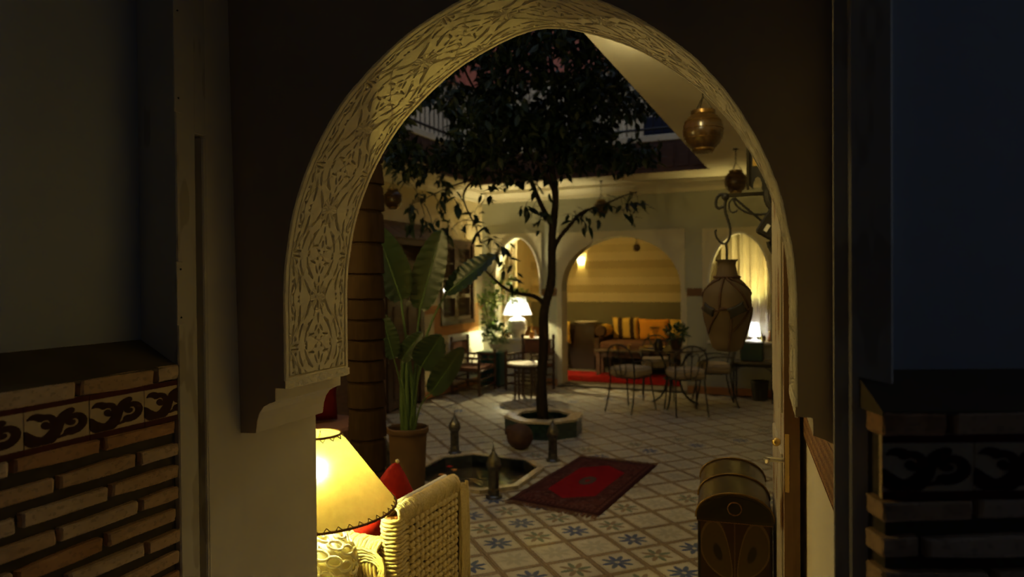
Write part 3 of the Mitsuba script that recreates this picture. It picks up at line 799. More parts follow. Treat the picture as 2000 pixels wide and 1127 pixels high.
# gallery: soffit, cornice, carved fascia round the open sky, upper storey
X0, X1, Y0, Y1, ZS, ZT = -4.45, -1.175, 2.75, 9.0, 3.02, 3.42
ce = None
for bx in ((-5.0, .62, Y1, 10.1), (X1, .62, Y0, Y1), (-5.0, X0, Y0, Y1), (-5.0, .62, 1.55, Y0)):
    k_ = struct('ceiling', box(bx[0], bx[1], bx[2], bx[3], ZS, ZT), CEIL)
    labels[k_]['label'] = 'plastered underside of the gallery round the open courtyard'
    ce = ce or k_
cov = Polygon([(0, 0), (-.012, 0), (-.020, .02), (-.022, .04), (-.04, .07), (-.075, .10), (-.12, .125), (-.125, .17), (0, .17)])
def cornice(axis, a0, a1, pos, name):
    if axis == 'x':
        m = wall_yz(Polygon([(pos + p[0], 2.85 + p[1]) for p in cov.exterior.coords]), a0, a1)
    else:
        m = wall_xz(Polygon([(pos - p[0], 2.85 + p[1]) for p in cov.exterior.coords]), a0, a1)
    struct(name, m, CEIL)
cornice('x', -4.80, .10, YB, 'trim_3')
cornice('y', 2.0, 9.86, LX, 'trim_4')
for nm, bx in (('fascia', (X0 - .01, X1 + .03, Y1 - .035, Y1, ZS - .004, ZT)), ('fascia', (X0, X0 + .035, Y0, Y1, ZS - .004, ZT)), ('fascia', (X1 - .03, X1, Y0, Y1, ZS + .03, ZT))):
    fs_ = part(ce, nm, box(*bx, .004), WOODRED, label='dark carved wooden fascia')
    horiz = bx[1] - bx[0] > .5
    n = 17 if horiz else 30
    for k in range(n):
        if horiz:
            x = X0 + .05 + (X1 - X0 - .05) * k / n
            m = box(x, x + .15, Y1 - .047, Y1 - .03, ZS + .05, ZT - .05, .006)
        elif bx[0] < -4:
            y = Y0 + .05 + (Y1 - Y0 - .05) * k / n
            m = box(X0 + .03, X0 + .047, y, y + .16, ZS + .05, ZT - .05, .006)
        else:
            continue
        part(fs_, 'carved_panel', m, WOODRED)
for nm, bx in (('slab_edge', (X0 - .06, X1 + .1, Y1 - .05, Y1 + .25, ZT, ZT + .085)), ('slab_edge', (X0 - .25, X0 + .05, Y0, Y1, ZT, ZT + .085))):
    part(ce, nm, box(*bx, .006), CREAM, label='pale edge of the gallery floor')
up = unary_union([sbox(-5.6, 10.75, .62, 10.95), sbox(-5.75, 1.55, -5.55, 10.95), sbox(.62, 1.55, .80, 10.95)])
wu = struct('wall_upper_storey', move(prism(up, 1.55), 0, 0, 3.42), CREAM)
labels[wu]['label'] = 'pale walls of the upper gallery'
wp = struct('wall_upper_parapet', move(prism(up.buffer(.03, join_style=2), 2.2), 0, 0, 4.97), PINK)
labels[wp]['label'] = 'pink plastered parapet of the upper storey'
struct('floor_upper', box(-5.6, .62, 9.3, 10.8, 3.42, 3.45), GROUT)
struct('floor_upper', box(-5.6, -4.7, 1.55, 9.3, 3.42, 3.45), GROUT)
# ================================================================== courtyard things
for nm, lab in (('back', 'black iron railing of the upper gallery, over the back arches'), ('left', 'black iron railing of the upper gallery, over the left wall')):
    t = thing('balcony_railing', lab, 'railing')
    L = (X1 - X0) if nm == 'back' else 5.0
    org = np.array([X0, Y1 + .02, 0]) if nm == 'back' else np.array([X0 - .02, Y1 - 5.06, 0])
    d = np.array([1., 0, 0]) if nm == 'back' else np.array([0, 1., 0])
    for z, r in ((3.60, .018), (4.36, .022)):
        part(t, 'rail', tube([org + [0, 0, z], org + d * L + [0, 0, z]], r, 6), IRON)
    bar = tube([(0, 0, 3.505), (0, 0, 3.7), (.0, 0, 4.0), (0, 0, 4.36)], [.009] * 4, 5)
    ring_ = trimesh.creation.torus(.045, .006, major_sections=14, minor_sections=5)
    rot(ring_, 90, [1, 0, 0])
    if nm == 'left': rotz(ring_, 90)
    bp = mikit.ply(cat(bar, move(ring_.copy(), 0, 0, 4.24)), IRON)
    n = int(L / .115)
    for k in range(n + 1):
        part(t, 'bar', bp, IRON, to_world=mtx(org + d * L * k / n, (1, 0, 0), (0, 1, 0), (0, 0, 1)))

def curtain(x0, x1, z0, z1, y, folds, depth, gather=None, n=140):
    """hanging cloth in the xz plane; gather = (z, x, strength) pulls it to a tie"""
    U, V = np.meshgrid(np.linspace(0, 1, n), np.linspace(0, 1, 50), indexing='ij')
    X = x0 + (x1 - x0) * U
    Z = z0 + (z1 - z0) * V
    k = np.zeros_like(V)
    if gather:
        gz, gx, g = gather
        k = g * np.exp(-((Z - gz) / .55) ** 2) * np.where(Z < gz, 1, 1)
        k = np.where(Z < gz, g, k)
        X = X * (1 - k) + gx * k + (X - x0) * .0
    Y = y + depth * (1 - .3 * k) * (np.sin(U * folds * 2 * np.pi + 1.3 * np.sin(U * 7)) + .35 * np.sin(U * folds * 4.7 * np.pi + V * 2))
    return grid_mesh(np.stack([X, Y, Z], -1))
up_cur = single('curtain', curtain(-3.05, -2.35, 3.50, 4.9, 10.6, 7, .03), CURTAIN, 'pale curtain on the upper gallery behind the tree', 'curtain', smooth=True)
tr_ = thing('planter_box', 'blue wooden trough on the gallery edge beside the big lantern', 'planter')
part(tr_, 'box', box(-2.02, -1.52, 9.10, 9.36, 3.505, 3.78, .008), BLUEPAINT)
part(tr_, 'soil', box(-2.0, -1.54, 9.12, 9.34, 3.76, 3.785), SOIL)

# ---- tree in its octagonal planter
TREE = np.array([-2.585, 6.76, 0])
pt = thing('tree_planter', 'octagonal tiled planter with pale rim round the foot of the tree', 'planter')
def octa(r, ry=None):
    return Polygon([(TREE[0] + r * math.cos(math.radians(22.5 + 45 * k + 8)), TREE[1] + r * math.sin(math.radians(22.5 + 45 * k + 8))) for k in range(8)])
part(pt, 'wall', prism(octa(.415).difference(octa(.28)), .165), ZELLIGE)
part(pt, 'rim', move(prism(octa(.425).difference(octa(.285)), .022), 0, 0, .165), GOLDRIM, label='pale tiled rim')
part(pt, 'soil', prism(octa(.281), .10), SOIL)
tree = thing('tree', 'slender dark-leaved tree rising through the open roof from the octagonal planter', 'tree')
TR = [[-2.585, 6.76, .08], [-2.578, 6.715, .182], [-2.587, 6.715, .571], [-2.565, 6.729, 1.003], [-2.554, 6.738, 1.327], [-2.499, 6.764, 1.543], [-2.484, 6.773, 1.759], [-2.472, 6.783, 2.191], [-2.447, 6.798, 2.514], [-2.480, 6.786, 2.785], [-2.444, 6.806, 3.163], [-2.467, 6.803, 3.757], [-2.50, 6.75, 4.5]]
BRS = [([[-2.554, 6.738, 1.327], [-2.654, 6.641, 1.448], [-2.831, 6.51, 1.493], [-2.98, 6.392, 1.628], [-3.089, 6.292, 1.76]], .026, .009),
       ([[-2.468, 6.782, 1.921], [-2.357, 6.778, 2.105], [-2.252, 6.77, 2.213], [-2.193, 6.796, 2.287], [-2.008, 6.823, 2.36], [-1.777, 6.87, 2.452], [-1.596, 6.895, 2.502]], .026, .006),
       ([[-2.472, 6.783, 2.164], [-2.543, 6.699, 2.348], [-2.608, 6.619, 2.546], [-2.638, 6.553, 2.656], [-2.739, 6.455, 2.755], [-2.866, 6.292, 2.802], [-3.05, 6.1, 2.95]], .030, .012),
       ([[-2.638, 6.553, 2.656], [-2.819, 6.311, 2.713], [-3.035, 6.107, 2.623], [-3.106, 5.965, 2.448], [-3.038, 5.938, 2.277], [-2.948, 5.921, 2.123], [-2.912, 5.935, 1.974]], .017, .005),
       ([[-3.035, 6.107, 2.623], [-3.173, 5.828, 2.521], [-3.327, 5.651, 2.411], [-3.43, 5.496, 2.328]], .010, .004),
       ([[-2.45, 6.80, 2.5], [-2.6, 6.5, 2.9], [-2.9, 6.2, 3.3], [-3.2, 6.1, 3.9]], .022, .010), ([[-2.45, 6.80, 2.9], [-2.1, 6.9, 3.3], [-1.8, 7.0, 3.8], [-1.7, 7.1, 4.3]], .022, .010),
       ([[-2.46, 6.80, 3.3], [-2.7, 7.2, 3.8], [-3.0, 7.5, 4.3]], .018, .008)]
tp = spline(TR, 60)
rr_ = np.interp(np.linspace(0, 1, 60), [0, .1, .35, .55, .8, 1], [.066, .054, .047, .036, .030, .015]) * (1 + .10 * (meshkit.noise(tp * 9, 2) - .5) * 2)
part(tree, 'trunk', tube(tp, rr_, 12), BARK, smooth=True)
for pts, r0, r1 in BRS:
    q = spline(pts, 24)
    part(tree, 'branch', tube(q, np.linspace(r0, r1, 24), 7), BARK, smooth=True)

def leaf_mesh(L, W, droop=.18, fold=.22, n=7, point=1.0):
    s = np.linspace(0, 1, n)
    w = W / 2 * np.sin(np.pi * s ** .85) ** .8 * (1 - .25 * s * point)
    w[0], w[-1] = W * .03, W * .01
    z = -droop * L * s ** 2
    c = np.stack([0 * s, L * s, z], 1)
    l = np.stack([-w, L * s, z + fold * w], 1)
    r = np.stack([w, L * s, z + fold * w], 1)
    v = np.vstack([c, l, r])
    f = []
    for i in range(n - 1):
        f += [[i, i + 1, n + i], [i + 1, n + i + 1, n + i], [i, 2 * n + i, i + 1], [i + 1, 2 * n + i, 2 * n + i + 1]]
    return trimesh.Trimesh(v, np.array(f), process=False)
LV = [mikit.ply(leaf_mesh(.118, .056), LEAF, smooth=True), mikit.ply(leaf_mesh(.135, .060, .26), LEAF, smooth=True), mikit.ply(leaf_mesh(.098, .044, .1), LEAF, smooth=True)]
CL = [[-3.527, 5.565, 2.583], [-3.418, 5.661, 2.442], [-3.267, 5.795, 2.597], [-3.191, 5.86, 2.501], [-2.996, 6.029, 2.635], [-2.857, 6.147, 2.566], [-2.777, 6.215, 2.529], [-3.473, 5.611, 2.317], [-3.381, 5.691, 2.187], [-3.268, 5.791, 2.25], [-3.134, 5.908, 2.354], [-2.998, 6.024, 2.257], [-2.918, 6.094, 2.437], [-3.192, 5.855, 2.093], [-3.076, 5.956, 2.155], [-2.959, 6.056, 2.107], [-2.871, 6.13, 2.007], [-2.779, 6.207, 1.947], [-3.492, 5.592, 2.155], [-3.23, 5.826, 2.4], [-3.325, 5.739, 2.125], [-2.551, 6.402, 2.321], [-2.51, 6.435, 2.219], [-2.614, 6.35, 2.345], [-2.434, 6.499, 2.272], [-2.211, 6.682, 2.304], [-2.124, 6.752, 2.227], [-2.071, 6.797, 2.36], [-1.983, 6.867, 2.283], [-1.902, 6.934, 2.392], [-1.698, 7.098, 2.462], [-1.639, 7.144, 2.388], [-1.79, 7.024, 2.395], [-1.713, 7.085, 2.279], [-2.501, 6.446, 2.54], [-2.759, 6.222, 1.754], [-2.719, 6.255, 1.61], [-2.88, 6.121, 1.855]]
lr = np.random.default_rng(21)
allb = np.vstack([spline(p, 30) for p, _, _ in BRS])
twigs = []
for c in CL:
    c = np.array(c)
    near = allb[np.argmin(np.linalg.norm(allb - c, axis=1))]
    if np.linalg.norm(near - c) > .04:
        mid = (near + c) / 2 + [0, 0, .05]
        twigs.append(tube(spline([near, mid, c], 8), np.linspace(.005, .0025, 8), 5))
    for k in range(7):
        phi, down = lr.uniform(0, 2 * np.pi), lr.uniform(-1.25, .15)
        d = unit([math.cos(phi) * math.cos(down), math.sin(phi) * math.cos(down), math.sin(down)])
        x, y, z = frame_from(d, unit([lr.normal(0, .5), lr.normal(0, .5), 1]))
        if z[2] < 0: x, z = -x, -z
        s = lr.uniform(.8, 1.15)
        part(tree, 'leaf', LV[int(lr.integers(3))], LEAF, to_world=mtx(c + lr.normal(0, .035, 3), x * s, y * s, z * s))
part(tree, 'twigs', cat(twigs), BARK, stuff=True)
# crown: many leaves on unseen twigs
base_leaf = leaf_mesh(.118, .058, n=4)
bv, bf = np.array(base_leaf.vertices), np.array(base_leaf.faces)
vs, fs, at = [], [], 0
blobs = [((-2.55, 6.7, 3.95), (1.15, 1.15, .95), 3800), ((-3.1, 6.0, 3.15), (.78, .70, .48), 1700), ((-2.05, 6.9, 3.25), (.78, .7, .50), 1800), ((-3.45, 5.75, 2.80), (.38, .35, .20), 260), ((-2.6, 6.5, 3.0), (.8, .6, .38), 1300), ((-1.75, 7.0, 3.0), (.42, .4, .30), 420), ((-3.7, 6.1, 3.2), (.5, .5, .45), 520), ((-2.55, 6.2, 4.0), (.95, .55, .5), 2200)]
GAPS = [(np.array([-3.05, 5.98, 3.62]), np.array([-3.6, 7.05, 3.98]), .13), (np.array([-2.1, 5.85, 3.60]), np.array([-2.75, 7.6, 4.2]), .10), (np.array([-3.45, 5.9, 3.15]), np.array([-4.1, 7.0, 3.45]), .22), (np.array([-1.35, 6.4, 3.02]), np.array([-1.75, 8.3, 3.45]), .17), (np.array([-1.55, 6.2, 2.98]), np.array([-1.95, 7.8, 3.36]), .13)]
for c, r, n in blobs:
    q = lr.normal(0, 1, (n, 3)); q /= np.linalg.norm(q, axis=1, keepdims=True)
    q = q * lr.uniform(.25, 1, (n, 1)) ** .45 * np.array(r) + np.array(c)
    keep = meshkit.noise(q * 3.2, 4) > .34
    for g0, g1, gr_ in GAPS:
        d_ = unit(g1 - g0); w_ = q - g0
        keep &= np.linalg.norm(w_ - (w_ @ d_)[:, None] * d_, axis=1) > gr_
    for p in q[keep]:
        d = unit(lr.normal(0, 1, 3) + [0, 0, -.6])
        x, y, z = frame_from(d, unit(lr.normal(0, .6, 3) + [0, 0, 1]))
        vs.append(bv @ np.stack([x, y, z]) * lr.uniform(.75, 1.15) + p); fs.append(bf + at); at += len(bv)
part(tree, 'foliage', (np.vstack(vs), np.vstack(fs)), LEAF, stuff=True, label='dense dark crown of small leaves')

# ---- fountain: eight-pointed basin with minaret finials
pool = thing('fountain', 'sunken octagonal fountain basin lined with dark tiles, between the rug and the tall plant pot', 'fountain')
part(pool, 'rim', move(prism(octp(.505).difference(octp(.452)), .036), 0, 0, -.006), GOLDRIM, label='pale tiled rim')
part(pool, 'lining', move(prism(octp(.456).difference(octp(.435)), .222), 0, 0, -.20), BLUEZ)
part(pool, 'basin_floor', move(prism(octp(.45), .03), 0, 0, -.22), BLUEZ)
wm = prism(octp(.4355), .14)
wv = trimesh.remesh.subdivide_to_size(wm.vertices, wm.faces, .018)
V = wv[0].copy()
top = V[:, 2] > .139
V[top, 2] += .0007 * np.sin(V[top, 0] * 30 + V[top, 1] * 38 + 2 * np.sin(V[top, 1] * 9)) + .0006 * np.sin(V[top, 1] * 62 - V[top, 0] * 31 + 1.5 * np.sin(V[top, 0] * 13))
part(pool, 'water', move(trimesh.Trimesh(V, wv[1], process=False), 0, 0, -.175), WATER, smooth=30, label='still dark water')
for k, (x, y) in enumerate(((-2.15, 4.575), (-2.095, 5.70), (-3.04, 5.62), (-3.12, 4.60))):
    f = thing('finial_lantern', ['pewter minaret finial nearest the camera, by the rug corner', 'pewter minaret finial between the rug and the tree planter', 'pewter minaret finial at the far left corner of the fountain', 'pewter minaret finial at the left corner, behind the rope chair'][k], 'lantern', 'minaret finials round the fountain')
    part(f, 'base', lathe([(.0, 0), (.062, 0), (.062, .012), (.05, .022), (.0, .022)], 24, (x, y, 0)), PEWTER, smooth=30)
    part(f, 'shaft', lathe(smooth_profile([(.044, .02), (.045, .06), (.041, .065), (.041, .20), (.046, .205), (.046, .215)], 24), 8, (x, y, 0)), PEWTER)
    part(f, 'dome', lathe(smooth_profile([(.044, .213), (.052, .222), (.057, .240), (.050, .275), (.032, .310), (.016, .335), (.009, .345)], 30), 12, (x, y, 0)), PEWTER)
    part(f, 'spike', lathe(smooth_profile([(.009, .343), (.013, .352), (.007, .362), (.003, .385), (.0005, .41)], 14), 10, (x, y, 0)), PEWTER, smooth=40)
pr_ = np.random.default_rng(4)
pet = pillow(.05, .045, .008, 8)
rot(pet, 90, [1, 0, 0])
for k, (x, y, mt, lab) in enumerate(((-2.83, 5.22, PETAL, 'orange rose petal floating on the fountain water, the one farther from the camera'), (-2.86, 5.05, PETAL, 'orange rose petal floating on the fountain water, the one nearer the camera'), (-2.92, 5.30, RED, 'dark red rose petal floating at the left end of the fountain water'))):
    m = rotz(pet.copy(), pr_.uniform(0, 360))
    single('petal', move(m, x, y, -.031), mt, lab, 'petal', smooth=True)

# ---- rug
rg = thing('rug', 'dark red wool rug with bright red medallion and fringed ends, beside the fountain', 'rug')
n1, n2 = 40, 70
cr = np.array([[-2.035, 4.555], [-1.310, 4.460], [-1.205, 5.880], [-1.925, 5.905]])
U, V = np.meshgrid(np.linspace(0, 1, n1), np.linspace(0, 1, n2), indexing='ij')
P = (cr[0] * ((1 - U) * (1 - V))[..., None] + cr[1] * (U * (1 - V))[..., None] + cr[2] * (U * V)[..., None] + cr[3] * ((1 - U) * V)[..., None])
Z = .010 + .004 * meshkit.noise(np.stack([U * 5, V * 9, 0 * U], -1), 3)
Z2 = np.where((U == 0) | (U == 1) | (V == 0) | (V == 1), .0, Z)
part(rg, 'pile', grid_mesh(np.dstack([P, Z2])), RUG, smooth=True, uv=np.stack([U.ravel(), V.ravel()], 1))
fr = []
for v, s in ((0, -1), (1, 1)):
    for u in np.linspace(.01, .99, 70):
        a = (cr[0] * (1 - u) + cr[1] * u) if v == 0 else (cr[3] * (1 - u) + cr[2] * u)
        fr.append(tube([[a[0], a[1], .006], [a[0] + pr_.normal(0, .006), a[1] + s * .03, .006], [a[0] + pr_.normal(0, .012), a[1] + s * (.05 + pr_.uniform(0, .02)), .004]], .0035, 4))
part(rg, 'fringe', cat(fr), MATTRESS, stuff=True)

# ---- clay jug lying by the fountain, potted banana plant, palm trunk
jg = thing('clay_jug', 'round dark clay jug lying on its side behind the fountain', 'jug')
jm = lathe(smooth_profile([(.0, -.125), (.05, -.122), (.098, -.085), (.122, -.02), (.118, .035), (.085, .085), (.052, .108), (.044, .125), (.056, .145), (.050, .146), (.036, .125), (.030, .110)], 50), 32)
rot(jm, -74, [0, 1, 0]); rotz(jm, -20)
part(jg, 'body', move(jm, -2.545, 6.0, .122), JUG, smooth=40)
hd = tube(spline([(.0, .052, .12), (.0, .100, .115), (.0, .122, .07), (.0, .110, .02)], 14), .011, 8)
rot(hd, -74, [0, 1, 0]); rotz(hd, -20)
part(jg, 'handle', move(hd, -2.545, 6.0, .122), JUG, smooth=True)

PT = np.array([-2.80, 4.43, 0])
po = thing('plant_pot', 'tall terracotta pot in front of the palm-like plant leaves', 'pot')
part(po, 'body', lathe(smooth_profile([(.0, 0), (.112, 0), (.118, .01), (.132, .20), (.142, .40), (.146, .455), (.156, .462), (.160, .48), (.158, .50), (.148, .505), (.138, .49), (.134, .44), (.120, .43)], 60), 40, PT), POTCLAY, smooth=40)
part(po, 'soil', lathe([(.0, .452), (.134, .45), (.13, .43), (.0, .43)], 28, PT), SOIL)
bp_ = thing('banana_plant', 'large-leaved banana-like plant in the terracotta pot', 'plant')
def big_leaf(stem_pts, r0, L, W, d, nrm, bend=.18, name='leaf'):
    q = spline(stem_pts, 22)
    lf = part(bp_, 'leaf', None, None) if False else None
    st = tube(q, np.linspace(r0, r0 * .45, 22), 8)
    n, m = 26, 9
    s = np.linspace(0, 1, n)
    w = W / 2 * np.clip(np.sin(np.pi * np.clip(s * .97 + .03, 0, 1) ** .85), 0, 1) ** .50
    x, y, z = frame_from(unit(d), unit(nrm))
    t = np.linspace(-1, 1, m)
    S_, T_ = np.meshgrid(s, t, indexing='ij')
    Wd = w[:, None] * T_
    h = .28 * np.abs(Wd) + .010 * np.sin(S_ * 60 + np.abs(T_) * 3) * np.abs(T_) ** 1.5
    P = q[-1] + y * (S_ * L)[..., None] + x * Wd[..., None] + z * (h - bend * L * S_ ** 2)[..., None]
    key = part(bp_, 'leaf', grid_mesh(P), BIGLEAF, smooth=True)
    part(key, 'stalk', st, STEM, smooth=True)
    mid = tube(q[-1] + y * (s * L * .98)[:, None] - z * (bend * L * s ** 2 + .001)[:, None], np.linspace(r0 * .5, .0015, n), 6)
    part(key, 'midrib', mid, STEM, smooth=True)
CAMV = np.array([2.7, -4.4, .3])
big_leaf([[-2.766, 4.401, .455], [-2.735, 4.372, .956], [-2.755, 4.32, 1.30], [-2.762, 4.30, 1.47]], .016, .58, .27, [-.09, -.16, .50], CAMV + [1.2, 0, 0], .05)
big_leaf([[-2.748, 4.409, .455], [-2.721, 4.426, 1.026], [-2.690, 4.410, 1.25], [-2.665, 4.404, 1.40]], .016, .62, .25, [.185, -.02, .56], CAMV + [-1.5, 0, 0], .05)
big_leaf([[-2.737, 4.414, .455], [-2.70, 4.435, .949], [-2.585, 4.45, 1.32], [-2.47, 4.47, 1.52]], .016, .46, .20, [.36, .05, .30], CAMV + [0, 0, 4.5], .10)
big_leaf([[-2.718, 4.368, .455], [-2.665, 4.33, .75], [-2.60, 4.28, .93], [-2.57, 4.26, .99]], .010, .30, .23, [.19, -.06, .23], CAMV + [0, 0, 1], .10)
big_leaf([[-2.711, 4.371, .455], [-2.65, 4.33, .62], [-2.56, 4.28, .75], [-2.50, 4.27, .80]], .010, .42, .17, [.26, -.02, .33], CAMV + [0, 0, 1.5], .10)
big_leaf([[-2.753, 4.353, .455], [-2.735, 4.28, .78], [-2.742, 4.262, .95], [-2.735, 4.25, 1.03]], .010, .27, .14, [.17, -.03, .20], CAMV + [0, 0, 2.5], .15)
big_leaf([[-2.739, 4.359, .455], [-2.752, 4.28, .80], [-2.765, 4.22, 1.0], [-2.768, 4.20, 1.05]], .010, .34, .15, [-.05, -.06, .30], CAMV, .08)
sh = []
for k in range(6):
    a = k * 1.05
    sh.append(tube(spline([(PT[0] + .03 * math.cos(a), PT[1] + .03 * math.sin(a), .44), (PT[0] + .045 * math.cos(a), PT[1] + .045 * math.sin(a), .75), (PT[0] + .02 * math.cos(a + .5), PT[1] + .02 * math.sin(a + .5), 1.0 + .04 * k)], 12), np.linspace(.026, .012, 12), 8))
part(bp_, 'sheath', cat(sh), STEM, smooth=True, label='bundle of leaf bases')

PX, PY = -2.585, 3.61
pm = thing('palm_trunk', 'dark ringed palm trunk standing left of the potted plant, beside the arch', 'tree')
zz = np.linspace(0, 3.9, 520)
ring_s = ((zz + .05 * np.sin(zz * 5)) % .155) / .155
prf = .112 + .010 * (1 - ring_s) - .012 * np.exp(-((ring_s - .97) / .05) ** 2) + .025 * np.exp(-zz / .12)
pmesh = lathe(np.r_[[(0, 0)], np.c_[prf, zz], [(0, 3.9)]], 40)
v = pmesh.vertices
ang = np.arctan2(v[:, 1], v[:, 0])
v[:, :2] *= (1 + .025 * np.sin(ang * 3 + v[:, 2] * 9) + .02 * (meshkit.noise(np.stack([ang * 9, v[:, 2] * 3, 0 * ang], -1), 5) - .5))[:, None]
pmesh.vertices = v
part(pm, 'trunk', move(pmesh, PX, PY, 0), PALM, smooth=25)

cu_ = thing('added_cupboard', 'dark wooden cupboard against the left wall, put in to darken the gap between the arch corbel and the palm trunk', 'added_cupboard')  # added piece, keeps the strip of wall behind the palm dark
part(cu_, 'body', box(LX + .025, LX + .45, 5.05, 6.45, .05, 2.02, .008), WOOD)
for k in range(2):
    y = 5.08 + k * .68
    d_ = part(cu_, 'door', box(LX + .45, LX + .468, y, y + .66, .10, 1.95, .004), WOODRED)
    part(d_, 'knob', move(trimesh.creation.icosphere(2, .016), LX + .48, y + (.60 if k == 0 else .06), 1.0), OLDBRASS, smooth=True)
part(cu_, 'cornice', box(LX + .025, LX + .50, 5.0, 6.50, 2.02, 2.09, .012), WOOD)
for y in (5.10, 6.40):
    part(cu_, 'foot', box(LX + .06, LX + .42, y - .04, y + .04, 0, .05), WOOD)
# ================================================================== seats and tables in the courtyard
def turned_post(x, y, z0, z1, r=.021):
    h = z1 - z0
    pr = [(0, 0), (r * .8, 0), (r * .8, .03)]
    n = 3
    for k in range(n):
        a, b = .04 + (h - .13) * k / n, .04 + (h - .13) * (k + 1) / n
        pr += [(r * .75, a), (r * 1.05, a + (b - a) * .25), (r * 1.05, a + (b - a) * .7), (r * .75, b - .004)]
    pr += [(r * 1.05, h - .085), (r * .6, h - .075), (r * 1.1, h - .05), (r * .9, h - .02), (.003, h)]
    return lathe(pr, 12, (x, y, z0))

def post_chair(corners, label, back_h=.82, arm_h=.60, seat=.37):
    """corners: back-left, back-right, front-left, front-right in plan"""
    t = thing('wooden_armchair', label, 'chair', 'turned wooden armchairs by the brass table')
    bl, br, f0, f1 = [np.array([*c, 0.]) for c in corners]
    for c, h in ((bl, back_h), (br, back_h), (f0, arm_h), (f1, arm_h)):
        part(t, 'leg', turned_post(c[0], c[1], 0, h), WOOD, smooth=30)
    def rail(a, b, z, r=.012):
        return tube([a + [0, 0, z], b + [0, 0, z]], r, 8)
    for a, b in ((bl, f0), (br, f1), (f0, f1), (bl, br)):
        for z in (.10, .22, seat - .03):
            part(t, 'stretcher', rail(a, b, z), WOOD)
    for a, b in ((bl, f0), (br, f1)):
        part(t, 'armrest', rail(a, b, arm_h - .075, .015), WOOD)
        part(t, 'side_rail', rail(a, b, arm_h - .16, .010), WOOD)
        for k in (.25, .5, .75):
            p = a * (1 - k) + b * k
            part(t, 'spindle', tube([p + [0, 0, arm_h - .16], p + [0, 0, arm_h - .075]], .008, 6), WOOD)
    c = [bl, br, f1, f0]
    mid = sum(c) / 4
    top = np.array([mid + (q - mid) * .96 + [0, 0, seat + .015] for q in c]); bot = top - [0, 0, .035]
    part(t, 'seat', trimesh.convex.convex_hull(np.vstack([top, bot])), MATTRESS, label='woven leather seat')
    n = unit(np.cross(br - bl, [0, 0, 1])) * .012
    a, b = bl * .92 + br * .08, bl * .08 + br * .92
    part(t, 'backrest', trimesh.convex.convex_hull(np.array([p + [0, 0, z] + s * n for p in (a, b) for z in (seat + .17, back_h - .10) for s in (-1, 1)])), MATTRESS, label='woven brown back')
    part(t, 'back_rail', cat(rail(bl, br, back_h - .09), rail(bl, br, seat + .16)), WOOD)

post_chair([(-4.72, 9.16), (-4.70, 8.62), (-4.28, 9.18), (-4.22, 8.53)], 'turned wooden armchair against the left wall under the lattice window')
post_chair([(-3.97, 9.52), (-3.47, 9.50), (-4.09, 9.16), (-3.66, 9.10)], 'turned wooden armchair behind the round brass table, below the left arch')

bt = thing('brass_tray_table', 'low round table with bright brass tray top on dark turned legs', 'table')
BT = np.array([-3.60, 8.78, 0])
part(bt, 'tray', lathe(smooth_profile([(0, .452), (.22, .452), (.255, .456), (.280, .470), (.286, .468), (.262, .446), (.22, .440), (0, .440)], 40), 24, BT), PEARL, smooth=30, label='scalloped shining tray')
for k in range(6):
    a = k * math.pi / 3 + .2
    part(bt, 'leg', turned_post(BT[0] + .17 * math.cos(a), BT[1] + .17 * math.sin(a), 0, .44, .016), WOOD, smooth=30)
    b = a + math.pi / 3
    part(bt, 'stretcher', tube([BT + [.17 * math.cos(a), .17 * math.sin(a), .34], BT + [.17 * math.cos(b), .17 * math.sin(b), .34]], .008, 6), WOOD)

def iron_chair(x, y, face, label):
    """face: heading of the sitter in degrees"""
    t = thing('iron_chair', label, 'chair', 'iron chairs round the garden table')
    M = mtx((x, y, 0), (1, 0, 0), (0, 1, 0), (0, 0, 1)) @ euler(0, 0, math.radians(face - 90))
    def P(nm, m, b, **k): part(t, nm, m.apply_transform(M), b, **k)
    for sx in (-1, 1):
        P('leg', tube(spline([(sx * .17, .17, .42), (sx * .185, .20, .25), (sx * .20, .25, 0)], 10), .010, 7), IRON, smooth=True)
        P('leg', tube(spline([(sx * .17, -.18, .42), (sx * .18, -.21, .22), (sx * .19, -.28, 0)], 10), .010, 7), IRON, smooth=True)
    P('seat_ring', tube([(.20 * math.cos(a), .19 * math.sin(a), .42) for a in np.linspace(0, 2 * np.pi, 25)], .009, 7), IRON, smooth=True)
    cu = box(-.205, .205, -.195, .195, .425, .545, .035)
    cu = cu.subdivide().subdivide().subdivide(); trimesh.smoothing.filter_taubin(cu, iterations=8)
    P('cushion', cu, SEATC, smooth=True, label='thick beige seat cushion')
    P('back_frame', tube(spline([(-.18, -.18, .42), (-.185, -.22, .62), (-.15, -.255, .76), (0, -.27, .83), (.15, -.255, .76), (.185, -.22, .62), (.18, -.18, .42)], 36), .010, 7), IRON, smooth=True)
    P('back_scroll', cat(tube(spline([(0, -.19, .43), (.0, -.25, .66), (.0, -.268, .82)], 10), .007, 6), tube(spline([(-.02, -.20, .45), (-.09, -.245, .64), (-.06, -.262, .74), (0, -.258, .69)], 16), .006, 6), tube(spline([(.02, -.20, .45), (.09, -.245, .64), (.06, -.262, .74), (0, -.258, .69)], 16), .006, 6)), IRON, smooth=True)
    for s in (-1, 1):
        P('armrest', tube(spline([(s * .185, -.22, .62), (s * .235, -.02, .64), (s * .225, .12, .60), (s * .18, .16, .43)], 16), .009, 7), IRON, smooth=True)
iron_chair(-2.02, 8.30, 70, 'black iron chair with beige cushion, leftmost at the round table')
iron_chair(-1.36, 8.36, 115, 'black iron chair with beige cushion, nearest the camera at the round table')
iron_chair(-1.90, 9.32, -75, 'black iron chair with beige cushion on the far side of the round table')
iron_chair(-1.12, 9.02, 195, 'black iron chair with beige cushion at the round table, below the hanging jar')
gt = thing('garden_table', 'round dark iron table among the four cushioned chairs', 'table')
